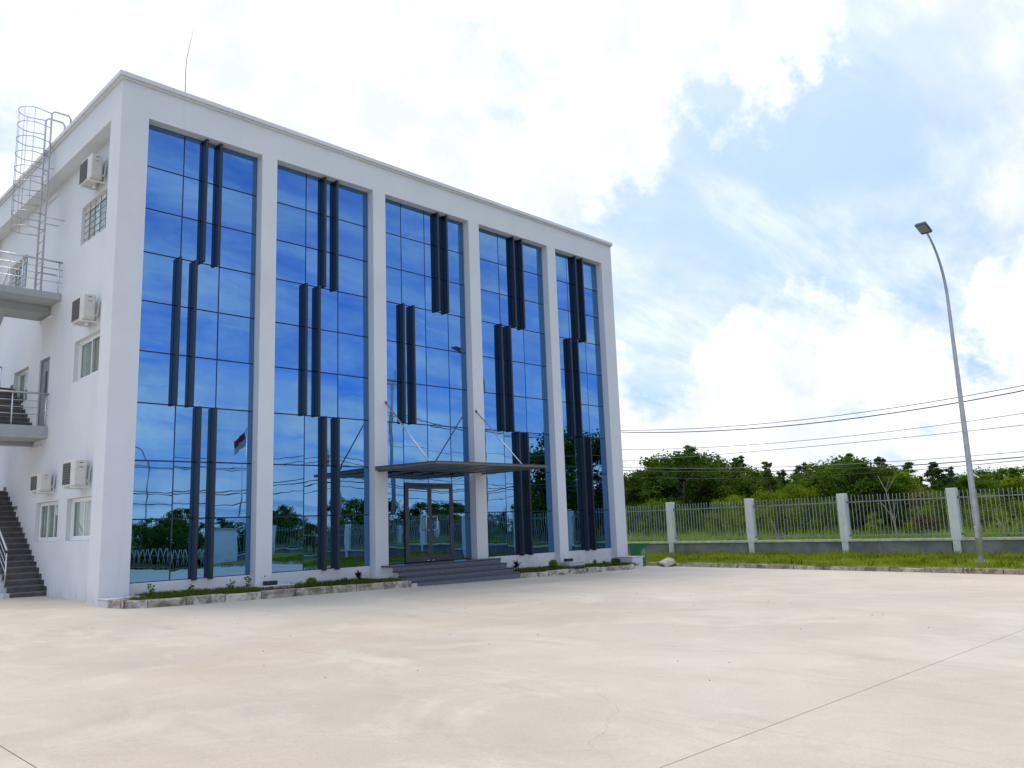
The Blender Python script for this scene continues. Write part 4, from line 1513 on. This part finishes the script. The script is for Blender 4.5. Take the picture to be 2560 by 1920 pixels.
def make_tree(kind, seed, nleaf, mat):
    """unit tree (height 1): returns trunk mesh and crown mesh"""
    rng = np.random.default_rng(seed)
    m = MB()
    clumps = []
    if kind == 'round':
        m.tube([(0, 0, -0.05), (0.01, 0.01, 0.2), (-0.01, 0.0, 0.45), (0.01, 0, 0.75)], [0.028, 0.022, 0.016, 0.006], 7)
        for k in range(52):
            th = rng.uniform(0, 2 * math.pi)
            z = rng.uniform(0.08, 0.92)
            rmax = 0.40 * math.sin(math.pi * min(1, max(0.05, (z - 0.10) / 0.92))) ** 0.6
            r = rmax * math.sqrt(rng.uniform(0.05, 1))
            c = np.array([r * math.cos(th), r * math.sin(th), z])
            clumps.append((c, rng.uniform(0.065, 0.130)))
    elif kind == 'tall':
        m.tube([(0, 0, -0.05), (0.01, 0.0, 0.3), (0.0, 0.01, 0.65), (0, 0, 0.97)], [0.02, 0.016, 0.010, 0.003], 7)
        for k in range(52):
            th = rng.uniform(0, 2 * math.pi)
            z = 0.12 + 0.84 * rng.uniform(0, 1)
            rmax = 0.21 * (1.02 - z) ** 0.7 + 0.012
            r = rmax * math.sqrt(rng.uniform(0.0, 1))
            clumps.append((np.array([r * math.cos(th), r * math.sin(th), z]), rng.uniform(0.06, 0.10) * (1.22 - z)))
    else:
        m.tube([(0, 0, -0.05), (0.02, 0.0, 0.25), (0.0, 0.03, 0.5)], [0.03, 0.02, 0.008], 6)
        for k in range(20):
            th = rng.uniform(0, 2 * math.pi)
            z = rng.uniform(0.10, 0.85)
            rmax = 0.52 * math.sqrt(max(0.05, 1 - (z - 0.2) ** 2 / 0.55))
            r = rmax * math.sqrt(rng.uniform(0.02, 1))
            clumps.append((np.array([r * math.cos(th), r * math.sin(th), z]), rng.uniform(0.10, 0.17)))
    for c, rd in clumps[::2]:
        b0 = np.array([0, 0, max(0.1, c[2] - 0.22)])
        m.tube([tuple(b0), tuple((b0 + c) / 2 + np.array([0, 0, 0.02])), tuple(c)], [0.010, 0.006, 0.003], 5)
    per = nleaf // len(clumps)
    cs, ss = [], []
    for c, rd in clumps:
        d = rng.normal(size=(per, 3))
        d /= np.linalg.norm(d, axis=1)[:, None]
        rr = rd * np.clip(np.abs(rng.normal(0.55, 0.42, per)), 0, 1.25)
        p = c + d * rr[:, None] * np.array([1.15, 1.15, 0.85])
        cs.append(p)
        ss.append(rng.uniform(0.6, 1.3, per) * (0.0195 if kind != 'tall' else 0.0145))
    cr = leaf_mesh('crown', np.concatenate(cs), np.concatenate(ss), mat, 1.6, 0.2, rng)
    return m.mesh('trunk', 'bark'), cr


TREES = {}
for key, kind, seed, n, mat in (('a', 'round', 1, 18000, 'leaf_dark'), ('b', 'round', 2, 18000, 'leaf_mid'), ('c', 'round', 3, 18000, 'leaf_dark'),
                                ('d', 'tall', 4, 8000, 'leaf_blue'), ('e', 'tall', 5, 8000, 'leaf_mid'), ('f', 'bush', 6, 9000, 'leaf_bright'),
                                ('g', 'bush', 7, 9000, 'leaf_mid'), ('h', 'bush', 8, 5500, 'leaf_bright'), ('i', 'bush', 9, 4500, 'leaf_dark'), ('j', 'round', 10, 14000, 'leaf_bright'), ('k', 'round', 11, 14000, 'leaf_mid')):
    TREES[key] = make_tree(kind, seed, n, mat)


def plant(key, x, y, z, h, wide, label, cat, group, name):
    t = empty(name, (x, y, z), label, cat, group)
    t.rotation_euler = (0, 0, random.uniform(0, 6.28))
    t.scale = (h * wide, h * wide, h)
    for nm, me in (('trunk', TREES[key][0]), ('crown', TREES[key][1])):
        o = bpy.data.objects.new(nm, me)
        COL.objects.link(o)
        o.parent = t
    return t


WOOD = 'trees of the wood behind the fence'
KEYS = 'a e c k c a b d k e d e d k a c b j e d e j k b d j b'.split()
SPOTS = [(46.0, 20.6, 5.17), (52.0, 23.8, 5.58), (48.0, 19.3, 5.60), (50.0, 19.0, 6.60), (47.0, 15.8, 6.68), (53.0, 18.1, 6.73), (49.0, 14.1, 5.45),
         (51.0, 13.7, 5.85), (55.0, 14.6, 5.59), (60.0, 15.6, 5.18), (58.0, 13.3, 5.24), (62.0, 13.9, 5.72), (52.0, 8.0, 4.66), (47.0, 4.7, 5.16),
         (50.0, 5.0, 5.01), (46.0, 2.3, 4.93), (48.0, 2.1, 4.51), (54.0, 3.5, 4.38), (56.0, 2.8, 4.96), (58.0, 2.6, 3.99), (55.0, 0.3, 4.35),
         (60.0, 0.8, 4.09), (52.0, -2.4, 3.50), (56.0, -2.3, 3.42), (60.0, -2.3, 3.65), (57.0, -3.9, 3.55), (58.0, -4.5, 3.14)]
SPECIAL = {4: 'tallest dark broad-crowned tree behind the fence nearest the building',
           13: 'rounded dense tree standing behind the third fence post',
           15: 'broad dark tree between the third and fourth fence posts',
           18: 'slender pointed tree rising above the wood near the lamp',
           7: 'narrow bluish tree to the right of the tallest tree'}
GEN = {'j': 'light yellow-green tree in the wood behind the fence', 'k': 'mid-green broad-crowned tree in the wood behind the fence', 'a': 'dark broad-crowned tree in the wood behind the fence', 'c': 'dark broad-crowned tree in the wood behind the fence',
       'b': 'mid-green broad-crowned tree in the wood behind the fence', 'd': 'slender bluish tree in the wood behind the fence',
       'e': 'slender green tree in the wood behind the fence'}
ZONES = ['between the building and the first fence post', 'between the first and second fence posts', 'between the second and third fence posts',
         'between the third and fourth fence posts', 'right of the fourth fence post']
POST_A = [math.atan2(3.2 - 4.03 * q + 18.521, 26.11 + 6.417) for q in range(4)]


def zone(x, y):
    a = math.atan2(y + 18.521, x + 6.417)
    return sum(1 for q in POST_A if a < q)


def place_labels(items, words, where):
    """items: list of (object, key); adds the place to each label, with an order where several are alike"""
    groups = {}
    for o, k in items:
        groups.setdefault((words[k], zone(o.location.x, o.location.y)), []).append(o)
    for (w, z), lst in groups.items():
        lst.sort(key=lambda o: -math.atan2(o.location.y + 18.521, o.location.x + 6.417))
        for i, o in enumerate(lst):
            order = '' if len(lst) == 1 else ('leftmost ', 'second ', 'third ', 'fourth ', 'fifth ', 'sixth ', 'seventh ')[min(i, 6)]
            o['label'] = '%s%s %s, seen %s' % (order, w, where, ZONES[z])


ITEMS = []
for i, ((x, y, zt), k) in enumerate(zip(SPOTS, KEYS)):
    h = zt + 0.32
    wide = random.uniform(0.95, 1.2) if k in 'abcjk' else random.uniform(1.1, 1.4)
    o_ = plant(k, x, y, -0.32, h, wide, SPECIAL.get(i, GEN[k]), 'tree', WOOD, 'tree')
    if i not in SPECIAL:
        ITEMS.append((o_, k))
for (x, y, zt, k) in ((51, 21.2, 6.3, 'e'), (54, 21.6, 6.2, 'd'), (50, 16.9, 7.3, 'e'), (56, 16.2, 6.6, 'd'), (52, 11.6, 5.6, 'e'), (58, 11.2, 5.7, 'd'), (55, 6.6, 5.9, 'e'),
                      (52, 3.2, 5.3, 'd'), (57, 1.4, 4.9, 'e'), (53, -0.9, 4.3, 'd'), (59, -3.3, 4.2, 'e'), (56, 9.0, 5.3, 'e')):
    ITEMS.append((plant(k, x, y, -0.32, zt + 0.32, random.uniform(1.0, 1.35), GEN[k], 'tree', WOOD, 'tree'), k))
place_labels(ITEMS, {'a': 'dark broad tree', 'c': 'dark broad tree', 'b': 'mid-green broad tree', 'k': 'mid-green broad tree', 'j': 'yellow-green broad tree', 'd': 'slender bluish tree', 'e': 'slender green tree'}, 'of the wood')
# a second row closes the wood
for i in range(34):
    x = random.uniform(64, 80)
    y = -22 + i * 1.9 + random.uniform(-0.8, 0.8)
    h = random.uniform(4.2, 5.6) * (0.8 + 0.012 * (i))
    k = random.choice('abkbej')
    plant(k, x, y, -0.32, h, random.uniform(1.0, 1.35), 'distant tree in the back row of the wood', 'tree', 'back row of the wood', 'tree')
BUSH = [(36.0, 10.5, 3.0), (38.0, 7.5, 2.67), (40.0, 7.3, 2.95), (42.0, 6.0, 3.21), (44.0, 5.2, 3.57), (40.0, 2.2, 2.6), (45.0, -2.3, 2.77), (48.0, 0.1, 3.17),
        (44.0, -5.0, 2.38), (34.0, -9.0, 1.87), (40.0, 14.9, 2.9), (42.0, 12.4, 2.5), (46.0, 11.5, 2.2), (41.0, 9.5, 1.9), (43.5, 2.6, 1.9), (42.0, 0.0, 1.5),
        (46.0, -1.0, 1.8), (45.0, 7.6, 2.3), (47.0, 10.5, 2.6), (45.0, 12.8, 2.1), (46.5, -7.0, 2.0), (43.0, -9.0, 1.9), (48.0, -4.0, 2.3)]
ITEMS = []
for i, (x, y, zt) in enumerate(BUSH):
    k = 'gffffgfgfhggghghghggghg'[i]
    lab = {'f': 'bright yellow-green bush in front of the wood behind the fence', 'g': 'mid-green bush in front of the wood behind the fence',
           'h': 'low light-green bush in front of the wood behind the fence'}[k]
    ITEMS.append((plant(k, x, y, -0.32, zt + 0.32, random.uniform(0.75, 1.0), lab, 'bush', 'bushes in front of the wood', 'bush'), k))
place_labels(ITEMS, {'f': 'bright yellow-green bush', 'g': 'mid-green bush', 'h': 'low light-green bush'}, 'before the wood')
# trees opposite the glass front, mirrored in it
for i in range(26):
    x = -6 + i * 5.2 + random.uniform(-2, 2)
    y = random.uniform(-86, -72)
    k = random.choice('abce')
    plant(k, x, y, -1.0, random.uniform(4.5, 6.5), random.uniform(1.1, 1.5), 'tree beyond the road opposite, mirrored in the glass', 'tree', 'trees beyond the road opposite', 'tree')
for (x, y, h, k) in ((36.5, -17.5, 8.2, 'a'), (38.5, -14.0, 6.6, 'c'), (40.0, -21.0, 5.2, 'b'), (37.0, -10.5, 2.6, 'g'), (42, -25, 4.5, 'c'), (35.0, -24.0, 2.2, 'f'), (44, -14, 4.2, 'e'), (46, -30, 4.6, 'b')):
    plant(k, x, y, -0.35, h, 1.0, 'tree beyond the fence to the right, mirrored in the fourth and fifth glass bays', 'tree', 'trees mirrored in the right-hand bays', 'tree')


for i in range(84):
    x = -30 + i * 1.75 + random.uniform(-0.6, 0.6)
    plant('i', x, random.uniform(-56, -51), -1.05, random.uniform(3.3, 4.4), random.uniform(0.8, 1.05),
          'dark bush of the hedge opposite, mirrored in the glass', 'bush', 'hedge beyond the road opposite', 'bush')


def blades(name, xy, zf, hmin, hmax, w, mat, kind='stuff', lean=0.35, hfun=None):
    n = len(xy)
    h = RNG.uniform(hmin, hmax, n)
    if hfun is not None:
        h *= hfun(xy)
    th = RNG.uniform(0, 2 * math.pi, n)
    z0 = np.array([zf(x, y) for x, y in xy])
    base = np.column_stack([xy, z0 - 0.02])
    side = np.column_stack([np.cos(th), np.sin(th), np.zeros(n)]) * (w * RNG.uniform(0.6, 1.3, n) / 2)[:, None]
    ln = RNG.normal(size=(n, 2)) * lean
    tip = base + np.column_stack([ln[:, 0] * h, ln[:, 1] * h, h + 0.02])
    midp = base + (tip - base) * 0.55 - np.column_stack([ln * (h * 0.15)[:, None], np.zeros(n)])
    v = np.stack([base - side, base + side, midp + side * 0.8, tip, midp - side * 0.8], axis=1).reshape(-1, 3)
    c = np.array([v[:, 0].mean(), v[:, 1].mean(), v[:, 2].min()])
    me = bpy.data.meshes.new(name)
    me.vertices.add(5 * n)
    me.vertices.foreach_set('co', (v - c).astype(np.float32).ravel())
    me.loops.add(5 * n)
    me.loops.foreach_set('vertex_index', np.arange(5 * n, dtype=np.int32))
    me.polygons.add(n)
    me.polygons.foreach_set('loop_start', np.arange(0, 5 * n, 5, dtype=np.int32))
    me.materials.append(MT[mat])
    me.update()
    me.validate()
    o = bpy.data.objects.new(name, me)
    COL.objects.link(o)
    o.location = c
    if kind:
        o['kind'] = kind
    return o


def pnoise(xy, s, seed):
    r = np.random.default_rng(seed)
    out = np.zeros(len(xy))
    for k in range(6):
        f = r.normal(size=2) * s * (1 + 0.5 * k)
        out += np.sin(xy @ f + r.uniform(0, 6.28)) / (1 + 0.4 * k)
    return out / 3.0


n = 70000
xy = np.column_stack([RNG.uniform(19.36, 25.95, n), RNG.uniform(-30, 14, n)])
keep = (RNG.uniform(size=n) < 0.72 + 0.42 * pnoise(xy, 1.2, 3)) & (np.hypot(xy[:, 0] - 22, xy[:, 1] + 10.7) > 0.42)
xy = xy[keep]
tag(blades('verge_grass', xy, verge_z, 0.05, 0.13, 0.020, 'lawn', hfun=lambda q: 1.05 + 0.75 * pnoise(q, 1.5, 5) + 0.7 * (q[:, 0] > 25.2) * RNG.uniform(0, 1, len(q))),
    'short bright green grass on the verge between kerb and fence', 'grass')
n = 9000
xy = np.column_stack([RNG.uniform(19.5, 25.9, n), RNG.uniform(-30, 12, n)])
xy = xy[(pnoise(xy, 2.4, 41) > 0.42) & (np.hypot(xy[:, 0] - 22, xy[:, 1] + 10.7) > 0.42)]
tag(blades('verge_weeds', xy, verge_z, 0.08, 0.22, 0.035, 'bedgrass', lean=0.6), 'darker weeds growing in clumps on the verge', 'weeds')
# grass tufts that creep over the kerb
n = 2600
xy = np.column_stack([RNG.uniform(19.02, 19.40, n), RNG.uniform(-13, 12, n)])
xy = xy[pnoise(xy, 1.6, 12) > 0.25]
tag(blades('creeping_grass', xy, lambda x, y: gz(19.1, y) + 0.10, 0.03, 0.10, 0.02, 'lawn', lean=0.8), 'grass creeping over the verge kerb', 'grass')
n = 15000
xy = np.column_stack([RNG.uniform(0.25, 7.2, n), RNG.uniform(-1.14, 0.2, n)])
keep = (RNG.uniform(size=n) < 0.55 + 0.6 * pnoise(xy, 1.5, 9)) & ~((xy[:, 0] < 0.78) & (xy[:, 1] > -0.6)) & ~((xy[:, 0] > 3.42) & (xy[:, 0] < 4.38) & (xy[:, 1] > -0.5)) & ~((xy[:, 0] > 6.75) & (xy[:, 1] > -0.45)) & ~((xy[:, 0] < 0.6) & (xy[:, 1] < -1.0))
xy = xy[keep]
tag(blades('bed_grass', xy, lambda x, y: gz(x, y) + 0.13, 0.03, 0.13, 0.016, 'bedgrass', lean=0.5), 'low grass in the planting bed left of the entrance', 'grass')
n = 13000
xy = np.column_stack([RNG.uniform(11.35, 17.4, n), RNG.uniform(-1.14, 0.2, n)])
keep = (RNG.uniform(size=n) < 0.65 + 0.5 * pnoise(xy, 1.5, 19)) & ~((xy[:, 0] > 14.48) & (xy[:, 0] < 15.36) & (xy[:, 1] > -0.5))
xy = xy[keep]
tag(blades('bed_grass', xy, lambda x, y: gz(x, y) + 0.12, 0.03, 0.13, 0.016, 'bedgrass', lean=0.5), 'low grass in the planting bed right of the entrance', 'grass')
# meadow beyond the fence
n = 52000
xx = 26.4 + (RNG.uniform(0, 1, n) ** 1.5) * 26
xy = np.column_stack([xx, RNG.uniform(-34, 22, n)])
xy = xy[RNG.uniform(size=n) < 0.7 + 0.4 * pnoise(xy, 0.35, 21)]
tag(blades('meadow_grass', xy, lambda x, y: -0.32, 0.35, 0.85, 0.045, 'tallgrass', lean=0.3, hfun=lambda q: 1.0 + 0.5 * pnoise(q, 0.3, 33) + 0.02 * (q[:, 0] - 26)),
    'tall bright grass of the meadow behind the fence', 'grass')

# shrubs and weeds in the beds


def small_bush(name, x, y, z, r, h, mat, label, n=420, group=None, size=0.035):
    b = empty(name, (x, y, z), label, 'shrub', group)
    m = MB()
    for k in range(6):
        t = 2 * math.pi * k / 6
        m.tube([(x, y, z - 0.03), (x + 0.3 * r * math.cos(t), y + 0.3 * r * math.sin(t), z + h * 0.45), (x + 0.6 * r * math.cos(t), y + 0.6 * r * math.sin(t), z + h * 0.8)], [0.008, 0.006, 0.003], 5)
    obj('stems', m, 'bark', b)
    d = RNG.normal(size=(n, 3))
    d /= np.linalg.norm(d, axis=1)[:, None]
    rr = RNG.uniform(0.3, 1.05, n) ** 0.5
    c = d * rr[:, None] * np.array([r, r, h * 0.5]) + np.array([0, 0, h * 0.55])
    c += RNG.normal(size=(n, 3)) * 0.012
    me = leaf_mesh('foliage', c, RNG.uniform(0.7, 1.3, n) * size, mat, 1.7)
    o = bpy.data.objects.new('foliage', me)
    COL.objects.link(o)
    o.parent = b
    return b


def spiky(name, x, y, z, label, n=46, L=0.26, mat='leaf_red', group=None):
    b = empty(name, (x, y, z), label, 'plant', group)
    m = MB()
    m.tube([(x, y, z - 0.03), (x, y, z + 0.2)], [0.014, 0.010], 6)
    obj('stem', m, 'bark', b)
    m = MB()
    for k in range(n):
        t = random.uniform(0, 6.28)
        el = random.uniform(-0.1, 1.35)
        s0 = Vector((x, y, z + random.uniform(0.10, 0.22)))
        d = Vector((math.cos(t) * math.cos(el), math.sin(t) * math.cos(el), math.sin(el)))
        sd = Vector((-math.sin(t), math.cos(t), 0)) * random.uniform(0.014, 0.026)
        l = L * random.uniform(0.6, 1.0)
        mid_ = s0 + d * l * 0.55
        tip = s0 + d * l + Vector((0, 0, -0.06 * math.cos(el)))
        m.quad(s0, mid_ - sd, tip, mid_ + sd)
    obj('leaves', m, mat, b)
    return b


zb1 = lambda x, y: gz(x, y) + 0.13
small_bush('round_shrub', 4.62, -0.75, zb1(4.6, -.7), 0.12, 0.22, 'leaf_bright', 'small round light-green shrub in the bed just right of the first uplight')
spiky('red_cordyline', 6.10, -0.62, zb1(6.1, -.6), 'dark red spiky plant in the bed left of the entrance steps')
spiky('red_cordyline', 11.75, -0.72, gz(11.7, -.7) + 0.12, 'dark red spiky plant in the bed at the right end of the entrance steps', L=0.30)
small_bush('round_shrub', 13.55, -0.62, gz(13.5, -.6) + 0.12, 0.15, 0.30, 'leaf_bright', 'yellow-green shrub in the bed between entrance steps and the second uplight')
small_bush('round_shrub', 16.9, -0.55, gz(16.9, -.5) + 0.12, 0.17, 0.24, 'leaf_mid', 'dark green shrub in the bed at the right corner of the building')
WEED = [(0.95, -0.35, 0.30), (1.75, -0.55, 0.24), (2.75, -0.35, 0.26), (3.25, -0.25, 0.34), (5.75, -0.45, 0.18), (15.9, -0.4, 0.24), (16.4, -0.45, 0.16)]
WL = ['leggy weed by the left corner of the planting bed', 'tuft of weeds with reddish stems in the left bed', 'pale weed against the low wall in the left bed',
      'tall pale weed beside the first footing in the left bed', 'small weed beside the red plant in the left bed', 'thin weed in front of the last glass bay', 'small seedling in front of the last glass bay']
for (x, y, h), lab in zip(WEED, WL):
    b = empty('weed', (x, y, zb1(x, y) - 0.01), lab, 'weed')
    m = MB()
    lv = []
    for k in range(4):
        dx, dy = random.uniform(-0.09, 0.09), random.uniform(-0.07, 0.07)
        hh = h * random.uniform(0.7, 1.1)
        m.tube([(x, y, zb1(x, y) - 0.03), (x + dx * 0.5, y + dy * 0.5, zb1(x, y) + hh * 0.6), (x + dx, y + dy, zb1(x, y) + hh)], [0.005, 0.004, 0.002], 5)
        for q in range(9):
            t = random.uniform(0.35, 1.0)
            lv.append((dx * t + random.uniform(-.04, .04), dy * t + random.uniform(-.04, .04), hh * t))
    obj('stem', m, 'leaf_mid', b)
    me = leaf_mesh('leaves', np.array(lv), RNG.uniform(0.03, 0.055, len(lv)), 'leaf_mid', 1.8)
    o = bpy.data.objects.new('leaves', me)
    COL.objects.link(o)
    o.parent = b


# bare saplings behind the fence
def sapling(x, y, z, h, label, seed, nbr=7, leaves=0, mat='leaf_dry', thick=0.045):
    rg = random.Random(seed)
    s_ = empty('bare_sapling', (x, y, z), label, 'tree', 'bare saplings behind the fence')
    m = MB()
    top = (x + rg.uniform(-.1, .1), y + 0.35 * rg.uniform(0.6, 1), z + h)
    pts = [(x, y, z - 0.05), (x, y + 0.05, z + h * 0.35), (x + 0.05, y + 0.2, z + h * 0.7), top]
    m.tube(pts, [thick, thick * 0.8, thick * 0.5, thick * 0.2], 7)
    tips = []
    for k in range(nbr):
        t = rg.uniform(0.25, 0.9)
        c = Vector(pts[1]).lerp(Vector(pts[2]), min(1, t)) if t < 0.7 else Vector(pts[2]).lerp(Vector(top), t)
        d = Vector((rg.uniform(-.5, .5), rg.uniform(-.8, .8), rg.uniform(0.5, 1))).normalized()
        l = h * rg.uniform(0.15, 0.35)
        e = c + d * l
        m.tube([c, c + d * l * 0.5 + Vector((0, 0, .03)), e], [thick * 0.4, thick * 0.25, thick * 0.08], 5)
        tips.append((c, e))
    obj('branches', m, 'deadwood', s_)
    if leaves:
        cs = []
        for k in range(leaves):
            c, e = rg.choice(tips)
            p = c.lerp(e, rg.uniform(0.2, 1.1)) + Vector((rg.gauss(0, .12), rg.gauss(0, .16), rg.gauss(0, .14)))
            cs.append(tuple(p - Vector((x, y, z))))
        me = leaf_mesh('leaves', np.array(cs), RNG.uniform(0.04, 0.08, leaves), mat, 1.6)
        o = bpy.data.objects.new('leaves', me)
        COL.objects.link(o)
        o.parent = s_
    return s_


sapling(26.75, -6.62, -0.32, 2.65, 'tall bare sapling with forked pale trunk behind the fence left of the fourth post', 3, 9, 0, thick=0.05)
sapling(27.4, -7.5, -0.32, 2.1, 'brown withered bush behind the fence left of the fourth post', 5, 14, 900, 'leaf_dry', 0.03)
sapling(26.8, -1.75, -0.32, 1.6, 'small bare sapling behind the fence right of the second post', 8, 6, 40, 'leaf_mid', 0.03)
sapling(26.8, 0.55, -0.32, 1.3, 'small sapling with a pale trunk behind the fence left of the second post', 11, 5, 60, 'leaf_bright', 0.03)
sapling(26.9, -10.3, -0.32, 1.7, 'bare sapling behind the fence hidden by the street lamp', 14, 8, 0, thick=0.03)
sapling(27.2, -9.55, -0.32, 1.2, 'low dry branches behind the fence just right of the fourth post', 17, 9, 60, 'leaf_dry', 0.02)

# dry leaves and bits of grit on the concrete
n = 110
xs_ = RNG.uniform(-5, 17, n)
ys_ = RNG.uniform(-15, -1.8, n)
cs = np.column_stack([xs_, ys_, np.array([gz(x, y) for x, y in zip(xs_, ys_)]) + 0.008])
m = MB()
for c in cs:
    a = random.uniform(0, 6.28)
    l, w = random.uniform(0.008, 0.022), random.uniform(0.003, 0.008)
    d = Vector((math.cos(a), math.sin(a), 0)) * l
    s_ = Vector((-math.sin(a), math.cos(a), 0)) * w
    c = Vector(c)
    m.quad(c - d + Vector((0, 0, -0.004)), c - s_ + Vector((0, 0, 0.004)), c + d + Vector((0, 0, 0.002)), c + s_ + Vector((0, 0, -0.003)))
tag(obj('leaf_litter', m, 'litter'), 'scattered dry leaf bits on the concrete yard', 'litter', kind='stuff')
